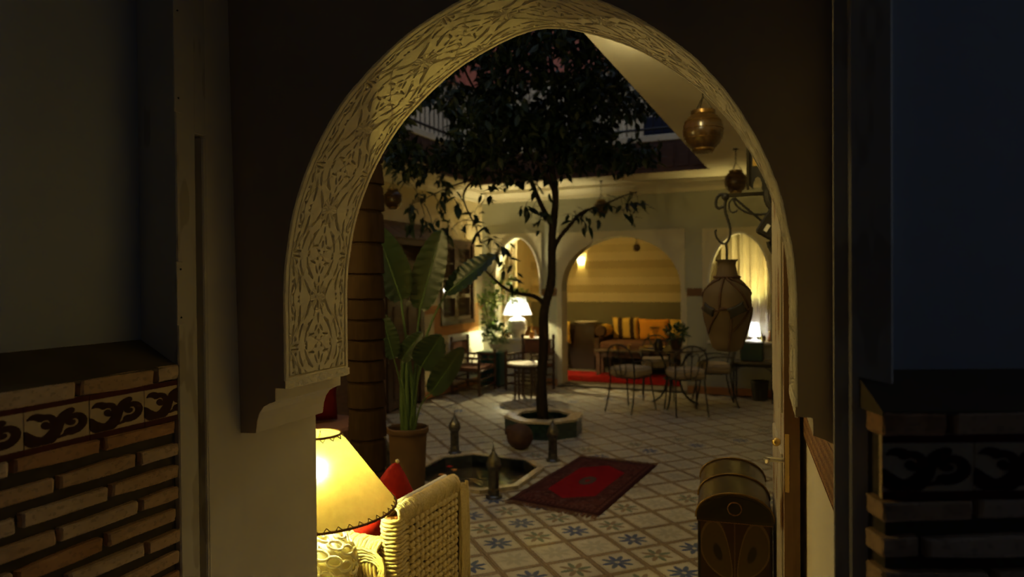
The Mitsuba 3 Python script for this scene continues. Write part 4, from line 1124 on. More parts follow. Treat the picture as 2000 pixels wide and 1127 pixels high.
GT = np.array([-1.60, 8.80, 0])
part(gt, 'tabletop', lathe(smooth_profile([(0, .735), (.40, .735), (.425, .728), (.425, .712), (.40, .708), (0, .708)], 30), 40, GT), GLASSY, smooth=30)
for k in range(3):
    a = k * 2.094 + .5
    part(gt, 'leg', tube(spline([GT + [.32 * math.cos(a), .32 * math.sin(a), .71], GT + [.10 * math.cos(a), .10 * math.sin(a), .42], GT + [.12 * math.cos(a), .12 * math.sin(a), .22], GT + [.34 * math.cos(a), .34 * math.sin(a), 0.01]], 20), .014, 8), IRON, smooth=True)
part(gt, 'brace', tube([GT + [.105 * math.cos(a), .105 * math.sin(a), .35] for a in np.linspace(0, 2 * np.pi, 20)], .009, 6), IRON)
pn = thing('potted_shrub', 'small dark shrub in a pot on the round iron table', 'plant')
SP = np.array([-1.535, 8.72, .735])
part(pn, 'pot', lathe(smooth_profile([(0, 0), (.055, 0), (.075, .06), (.085, .115), (.092, .12), (.088, .13), (.07, .125), (0, .11)], 24), 24, SP), JUG, smooth=40)
lv, lf, at = [], [], 0
small = leaf_mesh(.07, .035, n=4); sv, sf = np.array(small.vertices), np.array(small.faces)
def bush(center, radii, n, seed, scale=1.0, hollow=.3, up=.4):
    r = np.random.default_rng(seed)
    vs, fs, at = [], [], 0
    for _ in range(n):
        q = unit(r.normal(0, 1, 3)) * r.uniform(hollow, 1) ** .5
        p = np.array(center) + q * radii
        d = unit(q + [0, 0, up * .5] + r.normal(0, .4, 3))
        x, y, z = frame_from(d, unit(r.normal(0, .6, 3) + [0, 0, 1]))
        vs.append(sv @ np.stack([x, y, z]) * scale * r.uniform(.7, 1.2) + p); fs.append(sf + at); at += len(sv)
    return np.vstack(vs), np.vstack(fs)
part(pn, 'foliage', bush(SP + [0, 0, .19], np.array([.12, .12, .11]), 190, 3), FERN, stuff=True)
tg = thing('serving_tray', 'shiny brass tray on the round iron table', 'tray')
part(tg, 'dish', lathe(smooth_profile([(0, .004), (.12, .004), (.145, .016), (.150, .015), (.125, 0), (0, 0)], 24), 32, (-1.83, 8.80, .736)), BRASS, smooth=30)
ke = thing('watering_can', 'dark small can with long spout on the round iron table', 'can')
KP = np.array([-1.72, 8.52, .736])
part(ke, 'body', lathe(smooth_profile([(0, 0), (.055, 0), (.058, .03), (.05, .10), (.035, .125), (.03, .14), (0, .142)], 24), 24, KP), IRONSHEEN, smooth=40)
part(ke, 'spout', tube(spline([KP + [-.045, 0, .04], KP + [-.10, 0, .09], KP + [-.125, 0, .20]], 12), np.linspace(.014, .006, 12), 8), IRONSHEEN, smooth=True)
part(ke, 'handle', tube(spline([KP + [.04, 0, .11], KP + [.09, 0, .10], KP + [.085, 0, .04], KP + [.05, 0, .02]], 12), .006, 6), IRONSHEEN, smooth=True)

# dark box on the slim table under the right window, basket, green box and vine
sd = thing('console_table', 'slim black table under the right window', 'table')
part(sd, 'tabletop', box(-.93, -.40, 9.34, 9.78, .50, .53, .004), GLASSY)
for x in (-.91, -.43):
    for y in (9.37, 9.75):
        part(sd, 'leg', tube([(x, y, .5), (x, y, 0)], [.014, .010], 8), IRON)
part(sd, 'apron', cat(box(-.91, -.43, 9.365, 9.375, .46, .50), *[tube(spline([(-.90 if s < 0 else -.44, 9.37, .40), (-.85 if s < 0 else -.49, 9.37, .45), (-.78 if s < 0 else -.56, 9.37, .465)], 10), .006, 6) for s in (-1, 1)]), IRON)
sk = thing('dark_cabinet_box', 'black box standing on the slim table under the right window', 'box')
part(sk, 'body', box(-.83, -.545, 9.40, 9.68, .53, .775, .008), BLACK)
part(sk, 'front', box(-.815, -.56, 9.392, 9.402, .545, .76, .003), GREENBOX)
part(sk, 'knob', move(trimesh.creation.icosphere(2, .012), -.69, 9.385, .65), IRONSHEEN, smooth=True)
bk = thing('waste_basket', 'dark round basket on the floor under the slim table', 'basket')
part(bk, 'body', lathe([(0, 0), (.09, 0), (.115, .24), (.122, .245), (.118, .255), (.106, .24), (.085, .02), (0, .02)], 24, (-.60, 9.62, 0)), BLACK, smooth=30)
gb = thing('green_chest', 'dark green lacquered chest under the vine in the left corner', 'chest')
part(gb, 'body', box(-4.63, -4.26, 9.32, 9.55, .03, .50, .006), GREENBOX)
part(gb, 'lid', box(-4.65, -4.24, 9.30, 9.56, .50, .535, .006), GREENBOX)
for x in (-4.60, -4.29):
    for y in (9.35, 9.52):
        part(gb, 'foot', box(x - .02, x + .02, y - .02, y + .02, 0, .03), WOOD)
vn = thing('potted_vine', 'leafy green vine climbing from a pale bowl on the green chest', 'plant')
VP = np.array([-4.38, 9.42, .535])
part(vn, 'pot', lathe(smooth_profile([(0, 0), (.05, 0), (.04, .02), (.085, .08), (.10, .12), (.094, .12), (.07, .07), (0, .05)], 24), 24, VP), CERAMIC, smooth=40, label='pale footed bowl')
part(vn, 'foliage', bush(VP + [0, 0, .27], np.array([.24, .10, .17]), 330, 8, 1.0, .1), FERN, stuff=True)
part(vn, 'climbing_leaves', tuple(np.vstack(q) if i == 0 else None for i, q in enumerate([]))) if False else None
v1 = bush(VP + [-.10, .02, .78], np.array([.22, .12, .14]), 190, 9, .95, .1)
v2 = bush(VP + [.34, .06, .84], np.array([.22, .12, .11]), 150, 10, .95, .1)
v3 = bush(VP + [-.10, .0, .52], np.array([.12, .10, .12]), 80, 11, .95, .1)
v4 = bush(VP + [.06, .04, 1.02], np.array([.26, .12, .14]), 130, 12, .95, .1)
vv, ff, at = [], [], 0
for a, b in (v1, v2, v3, v4):
    vv.append(a); ff.append(b + at); at += len(a)
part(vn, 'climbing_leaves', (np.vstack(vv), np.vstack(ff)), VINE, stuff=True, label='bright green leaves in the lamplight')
part(vn, 'stems', cat(*[tube(spline([VP + [.01 * k, 0, .08], VP + [a, .02, .45], VP + [b, .03, .95]], 12), .005, 6) for k, (a, b) in enumerate(((-.08, -.02), (.08, .30), (-.12, -.18), (.02, .1)))]), STEM, smooth=True)

# ================================================================== lamps on the sills, and what stands there
def shade_mesh(r0, z0, r1, z1, at, scallop=0.0, n=64):
    a = np.linspace(0, 2 * np.pi, n + 1)
    t = np.linspace(0, 1, 12)
    Rr = r0 + (r1 - r0) * t[None] + 0 * a[:, None]
    Z = z0 + (z1 - z0) * t[None] + scallop * np.abs(np.sin(a * 8))[:, None] * (t[None] > .95)
    return grid_mesh(np.stack([at[0] + Rr * np.cos(a)[:, None], at[1] + Rr * np.sin(a)[:, None], Z], -1))
l2 = thing('sill_lamp', 'white ceramic lamp with glowing cream shade on the sill of the left arch', 'lamp')
LP = np.array([-4.145, 9.73, .727])
part(l2, 'base', lathe(smooth_profile([(0, 0), (.08, 0), (.085, .015), (.115, .07), (.155, .17), (.150, .25), (.10, .31), (.045, .335), (.035, .36), (.03, .37), (0, .372)], 50), 36, LP), CERAMIC, smooth=40)
part(l2, 'lamp_shade', shade_mesh(.235, 1.085, .125, 1.345, LP, .02), SHADEW, smooth=True, label='glowing cream shade')
part(l2, 'stem', tube([LP + [0, 0, .36], LP + [0, 0, .47]], .012, 8), BRASS)
lamp_bulb(l2, LP + [0, 0, .47], .030, P_CONSOLE, SOFT)
l3 = thing('window_lamp', 'small glowing lamp on the sill of the right window', 'lamp')
LW = np.array([-.690, 10.02, .754])
part(l3, 'base', lathe(smooth_profile([(0, 0), (.04, 0), (.042, .012), (.018, .03), (.014, .09), (0, .09)], 24), 20, LW), CERAMIC, smooth=40)
part(l3, 'lamp_shade', shade_mesh(.078, .815, .052, 1.005, LW), SHADEW, smooth=True, label='glowing shade')
lamp_bulb(l3, LW + [0, 0, .155], .022, P_WINDOW, WARM * .5 + SOFT * .5)
bo = thing('bottle', 'orange glass bottle beside the lamp on the sill of the left arch', 'bottle')
part(bo, 'body', lathe(smooth_profile([(0, 0), (.034, 0), (.036, .01), (.036, .09), (.014, .13), (.012, .175), (.015, .18), (.012, .185), (0, .185)], 30), 20, (-3.90, 9.72, .727)), GLAZEORANGE, smooth=40)
part(bo, 'stopper', lathe([(0, .185), (.012, .185), (.014, .215), (0, .22)], 12, (-3.90, 9.72, .727)), BRASS)
cd_ = thing('menu_card', 'small white folded card standing on the sill of the left arch', 'card')
part(cd_, 'leaf', box(-3.86, -3.76, 9.66, 9.74, .727, .739, .002), PAGE)
part(cd_, 'leaf', rot(box(-3.822, -3.802, 9.70, 9.704, .739, .86), -14, [0, 1, 0], (-3.81, 9.70, .739)), PAGE)
mg = thing('pencil_cup', 'small dark cup with a stick in it, beside the lamp on the right window sill', 'cup')
part(mg, 'cup', lathe([(0, 0), (.032, 0), (.034, .075), (.030, .075), (.028, .01), (0, .01)], 20, (-.575, 9.97, .754)), JUG, smooth=30)
part(mg, 'stick', tube([(-.575, 9.97, .765), (-.60, 9.96, .90)], .005, 6), WOOD)
bt2 = thing('ornament', 'small orange-brown ornament at the right end of the right window sill', 'ornament')
part(bt2, 'body', lathe(smooth_profile([(0, 0), (.03, 0), (.034, .04), (.022, .08), (.016, .10), (.024, .13), (.004, .16)], 24), 18, (-.485, 9.97, .754)), GLAZEORANGE, smooth=40)
part(bt2, 'base', lathe([(0, 0), (.036, 0), (.036, .012), (0, .012)], 16, (-.485, 9.97, .754)), WOOD)
single('curtain', curtain(-4.72, -4.40, .75, 2.46, 10.32, 5, .024), CURTAIN, 'white curtain hanging in the left arch behind the vine', 'curtain', smooth=True)
single('curtain', curtain(-1.34, -.44, .74, 2.46, 10.26, 7.5, .024, gather=(.80, -.62, .0)), CURTAIN, 'cream curtain lit from below in the right window', 'curtain', smooth=True)

for nm, x0, x1, y in (('brass curtain rod in the left arch', -4.90, -4.36, 10.32), ('brass curtain rod above the right window', -1.40, .20, 10.26)):
    cr_ = thing('curtain_rod', nm, 'rod')
    part(cr_, 'rod', tube([(x0, y, 2.472), (x1, y, 2.472)], .012, 8), BRASS)
    part(cr_, 'knob', move(trimesh.creation.icosphere(2, .02), x1 if x1 < 0 else x0, y, 2.472), BRASS, smooth=True)

# ================================================================== salon behind the middle arch
SY = 12.2
struct('wall_salon_left', box(-5.0, -4.9, 10.1, SY + .1, 0, 2.75), OCHRE)
struct('wall_salon_right', box(.20, .30, 10.1, SY + .1, 0, 2.75), OCHRE)
struct('ceiling_salon', box(-5.0, .30, 10.1, SY + .1, 2.70, 2.80), CEIL)
struct('floor_salon', box(-5.0, .30, 10.08, SY + .1, -.05, .030), LEDGE)
ws = struct('wall_salon', box(-5.0, .30, SY, SY + .1, 0, 2.75), DADO)
labels[ws]['label'] = 'back wall of the salon: plain dado below, pale and tan stone courses above'
part(ws, 'dado', box(-4.9, .20, SY - .012, SY, .03, 1.215), DADO, label='dark plain dado')
z = 1.215
k = 0
hs = [.165, .15, .135, .16, .145, .155, .14, .16, .15, .14]
while z < 2.70 and k < 10:
    h = hs[k]
    part(ws, 'stone_course', box(-4.9, .20, SY - .0132 + .0006 * (k % 2), SY, z, min(z + h, 2.7)), STRIPE[[0, 2, 0, 1, 2, 0, 1, 0, 2, 0][k]])
    z += h; k += 1
cp = single('salon_carpet', box(-4.0, -.9, 10.20, 11.33, .030, .040, .003), CARPET, 'bright red carpet on the salon floor behind the middle arch', 'carpet')
sc = thing('wall_sconce', 'half-cone wall lamp glowing on the salon wall, upper left of the middle arch', 'lamp')
a = np.linspace(0, np.pi, 20)
tq = np.linspace(0, 1, 6)
Rr = .055 + .045 * tq
SCP = np.array([-3.885, SY - .02, 1.99])
part(sc, 'lamp_shade', grid_mesh(np.stack([SCP[0] + np.cos(a)[:, None] * Rr[None], SCP[1] - np.sin(a)[:, None] * Rr[None], SCP[2] - .11 + .24 * tq[None] + 0 * a[:, None]], -1)), SHADEW, smooth=True, label='glowing half-cone shade')
part(sc, 'backplate', box(SCP[0] - .05, SCP[0] + .05, SY - .022, SY - .008, SCP[2] - .10, SCP[2] + .12, .004), BRASS)
lamp_bulb(sc, SCP + [0, -.045, -.01], .020, P_SCONCE, AMBER)

cl_ = thing('added_floor_lamp', 'added floor lamp brightening the salon, hidden behind the pier between the left and middle arches', 'lamp')  # added lamp, lights the sofa cushions and stone courses from hiding
FLP = np.array([-3.87, 10.44, .03])
part(cl_, 'base', lathe([(0, 0), (.12, 0), (.12, .015), (.02, .03), (0, .03)], 28, FLP), BRASS, smooth=30)
part(cl_, 'pole', tube([FLP + [0, 0, .02], FLP + [0, 0, 1.38]], .010, 8), BRASS)
lamp_bulb(cl_, FLP + [0, 0, 1.42], .035, P_SALON, AMBER)

def cushion(label, w, h, d, center, yaw, lean, mats, stripes=None, name='cushion', group=None):
    t = thing(name, label, 'cushion', group)
    m = pillow(w, h, d, 20)
    base = m
    M = mtx(center, (1, 0, 0), (0, 1, 0), (0, 0, 1)) @ euler(math.radians(lean), 0, math.radians(yaw))
    part(t, 'cover', m.copy().apply_transform(M), mats, smooth=True)
    for (x0, x1) in stripes or []:
        v = np.array(m.vertices); f = np.array(m.faces)
        c = v[f].mean(1)
        keep = (c[:, 0] > x0) & (c[:, 0] < x1)
        fine_ = trimesh.Trimesh(v, f, process=False).subdivide().subdivide()
        c = fine_.triangles_center
        s = fine_.submesh([np.where((c[:, 0] > x0) & (c[:, 0] < x1))[0]], append=True)
        s.vertices = s.vertices * [1, 1.02, 1] + np.sign(s.vertices[:, 1:2]) * [0, .0025, 0]
        part(t, 'dark_stripe', s.apply_transform(M), STRIPEDARK, smooth=True, label='dark brown woven stripe')
    return t, M
so = thing('sofa', 'dark wooden sofa with brown mattress at the back of the salon', 'sofa')
part(so, 'frame', cat(box(-3.36, -1.30, 11.35, 12.15, .30, .40, .006), box(-3.36, -1.30, 12.10, 12.16, .40, .62, .006)), WOOD)
for x in (-3.32, -1.36):
    for y in (11.40, 12.08):
        part(so, 'leg', box(x - .04, x + .04, y - .04, y + .04, .03, .30, .006), WOOD)
part(so, 'arm', box(-3.40, -3.30, 11.35, 12.12, .30, .61, .012), WOOD)
part(so, 'mattress', box(-3.30, -1.32, 11.34, 12.08, .40, .555, .035), MATTRESS)
cushion('yellow cushion with two dark stripes on the salon sofa', .47, .40, .15, (-2.985, 11.93, .755), 0, 12, YELLOW, [(-.125, -.045), (.085, .16)])
oc, OM = cushion('orange cushion with embroidered triangle on the salon sofa', .54, .38, .14, (-2.475, 11.90, .745), -2, 12, ORANGE)
def ribbon(pts, y):
    return tube([(x, y, z) for x, z in pts], .006, 6).apply_transform(OM)
part(oc, 'embroidery', cat(ribbon([(-.04, .05), (.10, .05), (.03, -.09), (-.04, .05)], -.074), ribbon([(.0, .035), (.06, .035), (.03, -.03), (.0, .035)], -.075), ribbon([(-.06, .062), (.12, .062)], -.073), ribbon([(.16, .03), (.25, .03), (.25, -.03)], -.060)), STRIPEDARK, label='dark embroidered triangle')
cushion('plain yellow cushion at the right end of the salon sofa', .36, .38, .14, (-2.02, 11.92, .745), 4, 12, YELLOW)
bl_ = thing('bolster', 'round yellow bolster with dark end on the left arm of the salon sofa', 'cushion')
bm = lathe(smooth_profile([(0, -.27), (.085, -.265), (.105, -.235), (.108, 0), (.105, .235), (.085, .265), (0, .27)], 40), 28)
rot(bm, 90, [1, 0, 0])
part(bl_, 'cover', move(bm, -3.34, 11.78, .72), YELLOW, smooth=40)
be = lathe([(0, 0), (.080, 0), (.104, .03), (.107, .07), (.1, .07), (.0, .02)], 28); rot(be, -90, [1, 0, 0])
part(bl_, 'end_cap', move(be, -3.34, 11.505, .72), STRIPEDARK, smooth=30, label='dark end')
lt = thing('low_table', 'long low dark wooden table with polished top in front of the salon sofa', 'table')
part(lt, 'tabletop', box(-3.28, -2.35, 10.95, 11.28, .42, .455, .006), GLASSY)
part(lt, 'apron', box(-3.24, -2.39, 10.99, 11.24, .33, .42, .004), WOOD)
for x in (-3.22, -2.41):
    for y in (11.0, 11.22):
        part(lt, 'leg', box(x - .035, x + .035, y - .035, y + .035, .04, .42, .006), WOOD)
for k, (x, y) in enumerate(((-2.95, 11.08), (-2.74, 11.14))):
    g = thing('tea_glass', ('left' if k == 0 else 'right') + ' one of two small tea glasses on the low salon table', 'glass', 'tea glasses on the low salon table')
    part(g, 'cup', lathe(smooth_profile([(0, 0), (.026, 0), (.024, .03), (.033, .085), (.031, .085), (.022, .03), (0, .008)], 20), 18, (x, y, .455)), BRASS, smooth=40)
ib = thing('inlaid_chest', 'dark inlaid chest with pale patterned top in the salon, left of the sofa', 'chest')
part(ib, 'body', box(-3.94, -3.47, 11.62, 12.10, .03, .80, .006), BOXWOOD)
part(ib, 'top', box(-3.965, -3.455, 11.60, 12.12, .80, .83, .004), BOXWOOD)
tb = thing('round_platter', 'pale patterned platter lying on the dark inlaid chest in the salon', 'platter')
part(tb, 'dish', lathe(smooth_profile([(0, .005), (.15, .008), (.215, .040), (.222, .040), (.16, 0), (0, 0)], 24), 36, (-3.70, 11.86, .831)), PEARL, smooth=30)
bq = thing('side_banquette', 'dark banquette with ochre cushion at the left side of the salon', 'sofa')
part(bq, 'frame', box(-4.88, -4.02, 10.35, 11.5, .04, .36, .008), WOOD)
part(bq, 'mattress', box(-4.88, -3.98, 10.35, 11.5, .36, .50, .03), ORANGE)
part(bq, 'arm', box(-4.88, -4.02, 11.5, 11.58, .04, .78, .01), WOOD)
cushion('ochre cushion on the side banquette, just inside the left edge of the middle arch', .44, .40, .15, (-4.06, 11.36, .70), 14, 12, YELLOW)

# ================================================================== hanging lanterns
def lantern(label, at, r, ztop, power=None, mount=None, gla=True):
    t = thing('hanging_lantern', label, 'lantern', 'amber glass lanterns hanging round the courtyard')
    x, y, z = at
    pr = [(.42 * r, -r * .98), (.62 * r, -r * .86), (.86 * r, -r * .58), (1.0 * r, -r * .10), (.97 * r, r * .28), (.80 * r, r * .62), (.56 * r, r * .84)]
    if not power:
        part(t, 'globe', lathe(smooth_profile(pr, 40), 36, (x, y, z)), AMBERGLASS, smooth=True, label='dark amber glass globe')
    part(t, 'top_collar', lathe([(.50 * r, r * .80), (.60 * r, r * .84), (.60 * r, r * 1.02), (.50 * r, r * 1.04)], 28, (x, y, z)), OLDBRASS, smooth=30)
    part(t, 'bottom_cap', lathe([(0, -r * 1.10), (.50 * r, -r * 1.08), (.56 * r, -r * .98), (.56 * r, -r * .86), (.62 * r, -r * .84)], 28, (x, y, z)), OLDBRASS, smooth=30)
    for k, zz in enumerate((-.42, .05, .46)):
        rr = r * math.sqrt(max(.0, 1 - (zz * .92) ** 2)) * 1.012
        tor = trimesh.creation.torus(rr, r * .022, major_sections=40, minor_sections=6)
        part(t, 'band', move(tor, x, y, z + zz * r), OLDBRASS, smooth=True)
    part(t, 'candle_holder', lathe([(0, -r * .9), (.16 * r, -r * .88), (.10 * r, -r * .6), (.13 * r, -r * .3), (.13 * r, r * .10), (.0, r * .16)], 16, (x, y, z)), BRASS, smooth=30)
    for k in range(3):
        a = k * 2.094
        part(t, 'chain', tube([(x + .52 * r * math.cos(a), y + .52 * r * math.sin(a), z + r), (x, y, z + r * 1.75)], .004, 6), IRONSHEEN)
    part(t, 'chain', tube([(x, y, z + r * 1.75), (x, y, ztop)], .005, 6), IRONSHEEN)
    part(t, 'ceiling_hook', lathe([(0, -.02), (.02, -.012), (.03, 0), (0, 0)], 14, (x, y, ztop)), IRONSHEEN)
    if power:
        lamp_bulb(t, (x, y, z + r * .25), .025, power, AMBER)
lantern('large amber glass lantern on a chain, upper right below the arch', (-.650, 4.745, 2.605), .132, 3.02)
lantern('smaller amber glass lantern between the large lantern and the iron bracket', (-.722, 7.768, 2.665), .118, 3.02)
lantern('amber glass lantern behind the leaves near the left wall', (-4.62, 7.03, 2.615), .115, 3.02)
lantern('amber glass lantern near the back wall, behind the right branch of the tree', (-2.70, 9.40, 2.635), .11, 3.02)
lantern('small amber lantern hanging at the top of the middle arch', (-2.325, 9.97, 2.085), .052, 2.235)
lantern('added lit amber lantern hanging out of view by the courtyard front wall, left of the entrance', (-3.30, 2.58, 2.15), .12, 3.02, P_LEFT)  # lantern added out of view to brighten the right wall
fx = thing('added_ceiling_lamp', 'added lit ceiling lamp under the right gallery, out of view above the painted chest', 'lamp')  # unseen fill lamp, added for the near floor, jamb and rope chair
part(fx, 'canopy', lathe([(0, 3.02), (.13, 3.02), (.13, 3.0), (.02, 2.985), (0, 2.985)], 28, (-.70, 3.85, 0)), BRASS, smooth=30)
lamp_bulb(fx, (-.70, 3.85, 2.945), .03, P_CEIL_FILL, SOFT)
lantern('added lit amber lantern on the upper gallery, unseen behind the leaves', (-4.9, 7.9, 4.45), .12, 4.95, P_UPPER)  # lantern added to light the pink upper walls
ug = thing('gallery_beam', 'short dark beam that carries the upper lantern', 'beam')
part(ug, 'beam', box(-5.6, -4.8, 7.85, 7.95, 4.95, 5.05, .006), WOOD)

# ================================================================== wrought bracket with the hanging jar, black wall lantern
br = thing('wall_bracket', 'black wrought-iron wall bracket with a hook, on the right', 'bracket')
BY_ = 4.63
part(br, 'arm', box(-.485, .10, BY_ - .012, BY_ + .012, 2.135, 2.160, .004), IRONSHEEN, label='worn shiny arm')
part(br, 'scroll', cat(tube(spline([(-.45, BY_, 2.13), (-.36, BY_, 2.03), (-.24, BY_, 2.02), (-.16, BY_, 2.06), (-.10, BY_, 2.13)], 24), .008, 6), tube(spline([(-.40, BY_, 2.09), (-.47, BY_, 2.10), (-.46, BY_, 2.04), (-.42, BY_, 2.05)], 16), .006, 6), tube(spline([(-.10, BY_, 2.13), (-.20, BY_, 1.98), (-.19, BY_, 1.88), (-.14, BY_, 1.80)], 16), .007, 6)), IRON, smooth=True)
part(br, 'strut', tube([(-.44, BY_, 2.13), (.10, BY_, 1.62)], .009, 6), IRON)
part(br, 'tip', cat(move(trimesh.creation.icosphere(2, .026), -.495, BY_, 2.14), tube(spline([(-.49, BY_, 2.15), (-.55, BY_, 2.13), (-.545, BY_, 2.07), (-.51, BY_, 2.08)], 14), .010, 6)), IRON, smooth=True)
part(br, 'wall_plate', box(.085, .101, BY_ - .04, BY_ + .04, 1.55, 2.25, .006), IRON)
hk = part(br, 'hook', tube(spline([(-.487, BY_, 2.13), (-.480, BY_, 1.99), (-.470, BY_, 1.88), (-.500, BY_, 1.835), (-.540, BY_, 1.86), (-.550, BY_, 1.93)], 30), np.linspace(.010, .006, 30), 8), IRON, smooth=True)
am = thing('hanging_jar', 'large clay jar bound with dark cords, hanging from the iron bracket', 'jar')
AP = np.array([-.487, BY_ - .02, 1.138])
part(am, 'body', lathe(smooth_profile([(0, 0), (.060, .002), (.085, .02), (.115, .12), (.142, .22), (.152, .30), (.146, .37), (.115, .435), (.080, .47), (.066, .50), (.060, .53), (.056, .56), (.062, .582), (.075, .592), (.068, .592), (.050, .575), (.048, .52)], 70), 48, AP), AMPHORA, smooth=40)
def ring_r(z):
    pz = np.array([0, .02, .12, .22, .30, .37, .435, .47, .50, .53, .56]); pr = np.array([.06, .085, .115, .142, .152, .146, .115, .080, .066, .060, .056])
    return np.interp(z, pz, pr)
def cord(pts, r=.010):
    q = spline(np.array([(a, z, 0) for a, z in pts]), 30)
    return tube([(AP[0] + (ring_r(z) + .004) * math.cos(a), AP[1] + (ring_r(z) + .004) * math.sin(a), AP[2] + z) for a, z, _ in q], r, 6)
D = -math.pi / 2 - .10
cords = [cord([(D + a, .275 + .006 * math.sin(3 * a)) for a in np.linspace(0, 2 * np.pi, 14)], .009), cord([(D + a, .48) for a in np.linspace(0, 2 * np.pi, 14)], .009)]
for a0 in (-2.1, -.1, 1.3, 2.9):
    cords += [cord([(D + a0 * .15, .47), (D + a0 * .6, .39), (D + a0, .275)], .008), cord([(D + a0, .275), (D + a0 + .5, .15), (D + a0 + .4, .02)], .008), cord([(D + a0, .275), (D + a0 - .55, .17), (D + a0 - 1.0, .12)], .008)]
part(am, 'cords', cat(cords), JUG, smooth=True, label='dark leather cords')
dp = []
for a, s in ((-.62, 1.0), (.62, 1.15)):
    c = D + a
    m = pillow(.105 * s, .060 * s, .03, 12, .3); rot(m, 24 * (1 if a < 0 else -1), [0, 1, 0])
    rotz(m, math.degrees(c) + 90)
    dp.append(move(m, AP[0] + .150 * math.cos(c), AP[1] + .150 * math.sin(c), AP[2] + .272))
for m in dp:
    part(am, 'leather_patch', m, IRON, smooth=True, label='black knotted leather')
part(am, 'hanging_rod', tube([AP + [0, .0, .50], AP + [.0, .01, .66], AP + [-.008, .02, .70]], .007, 8), IRON)
wl_ = thing('wall_lantern', 'black pierced-metal wall lantern beside the iron bracket, right of the small lantern', 'lantern')
WY = 4.40
frame = Polygon([(-.335, 2.46), (-.335, 2.18), (-.315, 2.155), (-.20, 2.13), (-.10, 2.02), (.02, 2.00), (.02, 2.62), (-.22, 2.70), (-.30, 2.72)]).difference(Polygon([(-.308, 2.10), (-.308, 2.185), (-.297, 2.215), (-.283, 2.23), (-.269, 2.215), (-.258, 2.185), (-.258, 2.10)]))
part(wl_, 'plate', wall_xz(frame, WY, WY + .02), IRON)
part(wl_, 'frame_edge', box(-.345, -.330, WY - .02, WY + .03, 2.15, 2.72, .003), IRONSHEEN)
part(wl_, 'pane', box(-.31, -.25, WY - .006, WY - .002, 2.29, 2.40), BRASS)
m = box(-.26, -.06, WY - .06, WY + .06, 1.82, 2.02, .012)
rot(m, 32, [0, 1, 0], (-.16, WY, 1.92))
part(wl_, 'lantern_box', m, IRON)
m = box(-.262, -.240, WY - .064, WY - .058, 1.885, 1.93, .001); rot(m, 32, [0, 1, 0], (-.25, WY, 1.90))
part(wl_, 'glint_chip', move(m, .02, 0, .0), PAGE, label='pale chip standing for a highlight on the black box')  # white highlight of the black box, modelled as a pale chip
part(wl_, 'bracket', cat(box(-.01, .10, WY - .015, WY + .015, 1.55, 2.75, .004), tube(spline([(-.22, WY, 1.83), (-.19, WY, 1.76), (-.15, WY, 1.72), (.05, WY, 1.62)], 14), .016, 8), tube(spline([(-.22, WY, 2.14), (-.21, WY, 2.06), (-.12, WY, 1.98), (.04, WY, 1.94)], 14), .03, 8)), IRON, smooth=30)

# ================================================================== open door leaf edge-on at the right
LD = np.array([-.0925, .9957, 0]); LN = np.array([.9957, .0925, 0])
MD = mtx((-.0845, 2.635, 0), LD, LN, (0, 0, 1))           # x along the leaf away from the camera, y towards the wall
dl = struct('door_2', box(.0, .79, .004, .050, .02, 2.35, .002).apply_transform(MD), GREYWOOD)
labels[dl]['label'] = 'open grey door leaf seen edge-on at the right, with brass lock'
part(dl, 'edge', box(-.004, .008, .001, .054, .02, 2.35, .001).apply_transform(MD), DOORWOOD, label='dark wooden edge of the leaf')
for x0, x1, z0, z1 in ((.10, .68, .20, .95), (.10, .68, 1.10, 2.2)):
    part(dl, 'panel', box(x0, x1, -.006, .010, z0, z1, .004).apply_transform(MD), GREYWOOD)
lk = part(dl, 'lock_plate', box(-.0065, -.003, .004, .018, .835, 1.045, .001).apply_transform(MD), BRASS, label='brass lock plate')
part(dl, 'lever_handle', cat(rot(trimesh.creation.cylinder(.009, .05, sections=12), 90, [1, 0, 0]).apply_translation([.05, -.020, .937]), tube(spline([(.05, -.045, .937), (.05, -.058, .938), (.02, -.060, .940), (-.02, -.060, .945)], 14), .0075, 8)).apply_transform(MD), STEEL, smooth=30, label='pale metal lever')
part(dl, 'key_knob', move(trimesh.creation.icosphere(2, .016), .06, -.022, 1.0).apply_transform(MD), BRASS, smooth=True)
for z in (.25, 2.1):
    part(dl, 'hinge', tube([(.79, .05, z), (.79, .05, z + .10)], .009, 8).apply_transform(MD), BRASS)

# ================================================================== painted chest in front of the door leaf
ch = thing('painted_chest', 'dark painted chest with domed lid, in front of the open door at the lower right', 'chest')
CD = unit([-.0925 - .02, .99, 0]); CN = np.array([CD[1], -CD[0], 0])
MC = mtx((-.437, 2.965, 0), CN, CD, (0, 0, 1))           # x to the right, y away
CW, CLN, HB = .300, .62, .595
part(ch, 'body', box(0, CW, .006, CLN, .03, HB, .004).apply_transform(MC), CHESTBLACK)
def quad(x0, x1, z0, z1, y):
    v = np.array([[x0, y, z0], [x1, y, z0], [x1, y, z1], [x0, y, z1]])
    return trimesh.Trimesh(v, [[0, 1, 2], [0, 2, 3]], process=False), np.array([[0, 0], [1, 0], [1, 1], [0, 1.]])
pb = box(.012, CW - .012, -.002, .008, .06, HB - .012)
v = np.array(pb.vertices); 
puv = np.c_[(v[:, 0] - .012) / (CW - .024), (v[:, 2] - .06) / (HB - .072)]
part(ch, 'end_panel', pb.apply_transform(MC), CHEST, uv=puv, label='end panel painted with four petals')
a = np.linspace(0, np.pi, 25)
lidp = Polygon([(CW / 2 + (CW / 2 + .004) * math.cos(q), HB + .105 * math.sin(q) ** .9) for q in a] + [(-.004, HB), (-.004, HB - .012), (CW + .004, HB - .012)])
ld = wall_xz(lidp, -.006, CLN + .006)
lid = part(ch, 'lid', ld.apply_transform(MC), CHESTLID, smooth=30)
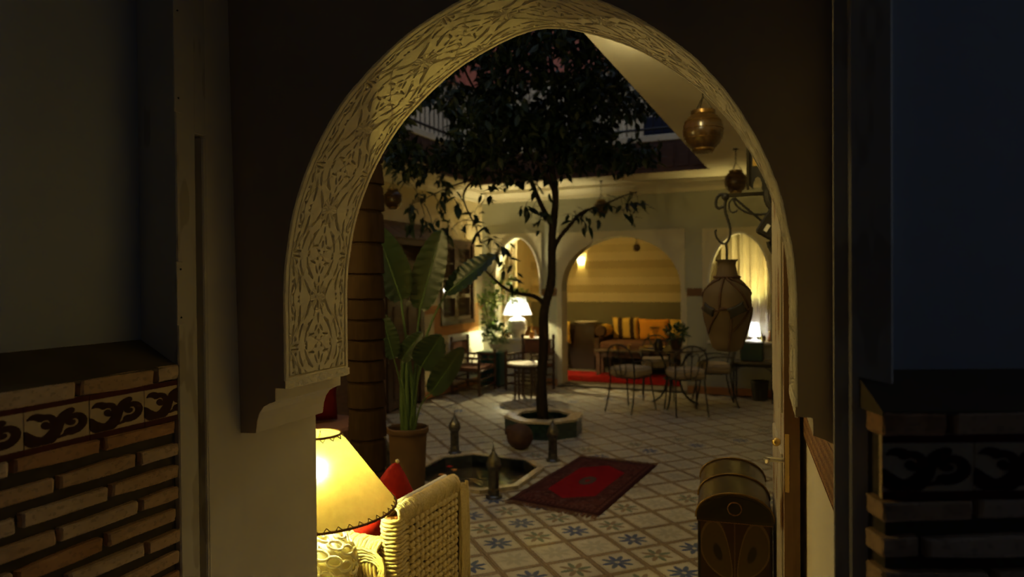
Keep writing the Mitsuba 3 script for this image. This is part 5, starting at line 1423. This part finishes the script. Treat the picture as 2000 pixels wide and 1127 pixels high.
face_ = Polygon([(CW / 2 + (CW / 2 - .006) * math.cos(q), HB + .002 + .094 * math.sin(q) ** .9) for q in a])
part(lid, 'end_board', wall_xz(face_, -.010, -.004).apply_transform(MC), CHESTBLACK, label='black end of the lid')
tr2 = trimesh.creation.torus(.027, .003, major_sections=24, minor_sections=5); rot(tr2, 90, [1, 0, 0])
part(lid, 'rosette', move(tr2, CW / 2, -.011, HB + .048).apply_transform(MC), MATTRESS, label='painted red ring')
for y in (.0, .30, .60):
    st = [(CW / 2 + (CW / 2 + .006) * math.cos(q), y, HB + .108 * math.sin(q) ** .9) for q in a]
    part(lid, 'strap', tube(st, .006, 6).apply_transform(MC), OLDBRASS, smooth=True)
part(ch, 'seam', box(-.002, CW + .002, -.004, CLN, HB - .016, HB - .011).apply_transform(MC), MATTRESS)
for x in (.03, CW - .03):
    for y in (.04, CLN - .04):
        part(ch, 'foot', box(x - .025, x + .025, y - .025, y + .025, 0, .032).apply_transform(MC), CHESTBLACK)

# ================================================================== lamp by the arch, rope chair, red cushion
ta = thing('table_lamp', 'big lamp with stitched parchment shade on a pierced base, just behind the arch', 'lamp')
TL = np.array([-1.729, 2.084, 0])
R0, R1, Z0, Z1 = .300, .094, .745, 1.024
part(ta, 'lamp_shade', shade_mesh(R0, Z0, R1, Z1, TL, n=96), SHADE, smooth=True, label='glowing parchment shade')
for r, z, nm in ((R0 + .001, Z0, 'lower_rim'), (R1 + .001, Z1, 'upper_rim')):
    tor = trimesh.creation.torus(r, .0042, major_sections=72, minor_sections=6)
    part(ta, nm, move(tor, TL[0], TL[1], z), MATTRESS, smooth=True)
sti = []
sl = unit([R1 - R0, Z1 - Z0])
for (r, z, s, n) in ((R0, Z0, 1, 46), (R1, Z1, -1, 16)):
    for k in range(n):
        a0, a1 = 2 * np.pi * k / n, 2 * np.pi * (k + .38) / n
        p = lambda a, d: (TL[0] + (r + s * sl[0] * d + .003) * math.cos(a), TL[1] + (r + s * sl[0] * d + .003) * math.sin(a), z + s * sl[1] * d)
        sti.append(tube([p(a0, -.004), p(a1, .017)], .0016, 5)); sti.append(tube([p(a1, .017), p(a1 + (a1 - a0) * 1.2, -.004)], .0016, 5))
part(ta, 'stitching', cat(sti), WOOD, stuff=True, label='leather lacing along the rims')
# pierced base: ring-and-leaf openwork on a globe
gc = TL + [0, 0, .520]
core = part(ta, 'base_core', move(trimesh.creation.icosphere(3, .131), *gc), GLOWBASE, smooth=True)
ow = []
gr = np.random.default_rng(31)
for k in range(84):
    th, ph = math.acos(1 - 2 * (k + .5) / 84), k * 2.39996
    c = np.array([math.sin(th) * math.cos(ph), math.sin(th) * math.sin(ph), math.cos(th)])
    x, y, z = frame_from(unit(np.cross(c, [.3, .2, .93])), c)
    q = [c * .150 + (x * math.cos(t) * .018 + y * math.sin(t) * .032) for t in np.linspace(0, 2 * np.pi, 14)]
    q = [gc + unit(v_) * .150 for v_ in q]
    ow.append(tube(q, .0062, 6))
part(ta, 'openwork', cat(ow), GLOWBASE, smooth=True, label='pierced interlaced plaster work')
part(ta, 'neck', tube([gc + [0, 0, .12], gc + [0, 0, .335]], .012, 10), BRASS)
part(ta, 'foot', lathe([(0, 0), (.085, 0), (.085, .02), (.05, .045), (0, .05)], 28, TL + [0, 0, .355]), LIME, smooth=30)
spd = cat(*[tube([TL + [0, 0, Z1 - .05], TL + [R1 * math.cos(q) * 1.1, R1 * math.sin(q) * 1.1, Z1 - .02]], .002, 5) for q in (0, 2.094, 4.19)])
part(ta, 'shade_spider', spd, BRASS)
lamp_bulb(ta, TL + [0, 0, .885], .032, P_LAMP, WARM)
stl = thing('lamp_stool', 'small round stool that carries the parchment lamp', 'stool')
part(stl, 'top', lathe([(0, .33), (.155, .33), (.16, .34), (.155, .355), (0, .355)], 32, TL), WOOD, smooth=30)
for k in range(4):
    a = k * math.pi / 2 + .6
    part(stl, 'leg', turned_post(TL[0] + .12 * math.cos(a), TL[1] + .12 * math.sin(a), 0, .33, .016), WOOD, smooth=30)

rc = thing('rope_armchair', 'low armchair woven of pale palm rope, beside the parchment lamp', 'chair')
PY0, PY1, PXX = 2.335, 2.865, -1.545
def noisy_rope(pts, r, n=10, wob=.0015, sides=6):
    q = spline(pts, n)
    return tube(q + gr.normal(0, wob, q.shape), r, sides)
part(rc, 'frame', cat(box(PXX - .045, PXX - .010, PY0, PY1, .05, .64, .005), box(PXX - .60, PXX - .02, PY1 - .05, PY1, .05, .48, .005), box(PXX - .60, PXX - .02, PY0, PY0 + .05, .05, .48, .005)), WOOD)
part(rc, 'top_rail', tube([(PXX - .052, PY0 - .005, .668), (PXX - .052, PY1 - .01, .668)], .013, 10), WHITE, smooth=True, label='white-painted top rail')
kn = []
ncol, nrow = 11, 17
def knot(y, z, sy, sz, seed):
    q = np.linspace(-1, 1, 7)
    pts = np.stack([PXX + .012 * (1 - q ** 2), y + q * sy * .5, z + q * sz * .34], 1)
    return tube(pts + gr.normal(0, .0007, pts.shape), np.array([.30, .75, 1, 1.05, 1, .75, .30]) * sz * .46 * (1 + gr.normal(0, .06)), 7)
ys_ = np.linspace(PY0 + .115, PY1 - .035, ncol)
for i, y in enumerate(ys_):
    for j in range(nrow):
        z = .595 - j * .0315 + gr.normal(0, .0012)
        kn.append(knot(y + gr.normal(0, .0012), z, .040, .029, 0))
part(rc, 'woven_back', cat(kn), ROPE, smooth=True, stuff=True, label='knotted rope panel')
part(rc, 'back_lining', box(PXX - .012, PXX - .002, PY0 + .02, PY1 - .005, .06, .64), MATTRESS)
wr_ = []
for j in range(34):                                      # wraps round the near corner post
    z = .635 - j * .0165
    wr_.append(noisy_rope([(PXX - .058, PY0 + .02, z), (PXX - .050, PY0 - .012, z + .002), (PXX - .015, PY0 - .022, z), (PXX + .012, PY0 - .004, z - .002), (PXX + .012, PY0 + .05, z - .004 + gr.normal(0, .002)), (PXX + .004, PY0 + .098, z - .008 + gr.normal(0, .003))], .0088, 14))
part(rc, 'corner_wrap', cat(wr_), ROPE, smooth=True, stuff=True, label='rope wound round the corner post')
tw = []
for k in range(46):                                      # wraps over the top
    y = PY0 + .012 + k * (PY1 - PY0 - .02) / 45
    s = gr.normal(0, .003)
    tw.append(noisy_rope([(PXX - .040, y + s, .600), (PXX - .036, y, .660), (PXX - .008, y, .682), (PXX + .014, y + .002, .664), (PXX + .017, y + .006 + s, .632), (PXX + .008, y + .012 + s, .606)], .0072, 12))
part(rc, 'top_wrap', cat(tw), ROPE, smooth=True, stuff=True, label='rope wound over the top rail')
ar = []
for k in range(34):                                      # arm towards the lamp, wound lengthwise and round
    x = PXX - .05 - k * .0165
    ar.append(noisy_rope([(x, PY0 + .045, .42), (x, PY0 + .05, .515), (x, PY0 + .02, .545), (x, PY0 - .045, .540), (x, PY0 - .065, .50), (x, PY0 - .06, .40), (x, PY0 - .06, .22)], .0088, 18))
part(rc, 'arm_wrap', cat(ar), ROPE, smooth=True, stuff=True, label='rope wound round the arm')
sw = []
for k in range(5):
    for s in (0, 1):
        w_ = .015 + k * .0125
        sw.append(noisy_rope([(PXX - .03 + .006 * s, PY0 - .070, .46 - w_), (PXX - .03, PY0 - .072, .46 + w_ * .8), (PXX - .10 - w_, PY0 - .072, .46 + w_ * .8), (PXX - .10 - w_, PY0 - .070, .46 - w_)], .006, 16))
part(rc, 'arm_end', cat(sw), ROPE, smooth=True, stuff=True)
far = []
for k in range(7):
    for s in (0, 1):
        far.append(noisy_rope([(PXX + .004 + .014 * s, PY1 + .012 + k * .011, .63 + gr.normal(0, .004)), (PXX + .012 + .012 * s, PY1 + .013 + k * .011, .40), (PXX + .008 + .012 * s, PY1 + .012 + k * .011, .06)], .0075, 10, .0018))
part(rc, 'far_post_wrap', cat(far), ROPE, smooth=True, stuff=True, label='rope running down the far post')
part(rc, 'far_post', box(PXX - .04, PXX + .004, PY1, PY1 + .085, .0, .62, .006), WOOD)
part(rc, 'seat', box(PXX - .60, PXX - .045, PY0 + .05, PY1 - .05, .20, .255, .02), ROPE)
for x, y in ((PXX - .58, PY0 + .025), (PXX - .58, PY1 - .025), (PXX - .03, PY0 + .025)):
    part(rc, 'leg', box(x - .025, x + .025, y - .025, y + .025, 0, .10), WOOD)
rcu = thing('red_cushion', 'red cushion with tasselled corners leaning in the rope armchair', 'cushion')
m = pillow(.37, .37, .12, 20, .10)
rot(m, 45, [0, 1, 0]); rotz(m, 90); rot(m, 14, [0, 1, 0])
RC = np.array([-1.775, 2.62, .545])
part(rcu, 'cover', move(m, *RC), RED, smooth=True)
def tassel(p):
    return cat(move(trimesh.creation.icosphere(1, .010), *p), *[tube([p, p + np.array([.006 * math.cos(q), .006 * math.sin(q), -.045])], .003, 4) for q in np.linspace(0, 5.2, 6)])
part(rcu, 'tassel', tassel(RC + np.array([.062, .0, .245])), CREAM)
part(rcu, 'tassel', tassel(RC + np.array([.0, -.255, .0])), CREAM)
rp = thing('red_cushion', 'dark red cushion farther back, seen between the arch corbel and the palm trunk', 'cushion')
m = pillow(.42, .40, .15, 18, .1); rotz(m, 60)
part(rp, 'cover', move(m, -3.60, 4.30, .70), DEEPRED, smooth=True)
bn = thing('bench', 'dark wooden bench behind the palm trunk', 'bench')
part(bn, 'seat', box(-4.05, -3.25, 3.9, 4.7, .36, .49, .02), MATTRESS)
part(bn, 'frame', box(-4.05, -3.25, 3.9, 4.7, .06, .36, .01), WOOD)
for x in (-4.0, -3.3):
    for y in (3.95, 4.65):
        part(bn, 'leg', box(x - .03, x + .03, y - .03, y + .03, 0, .08), WOOD)
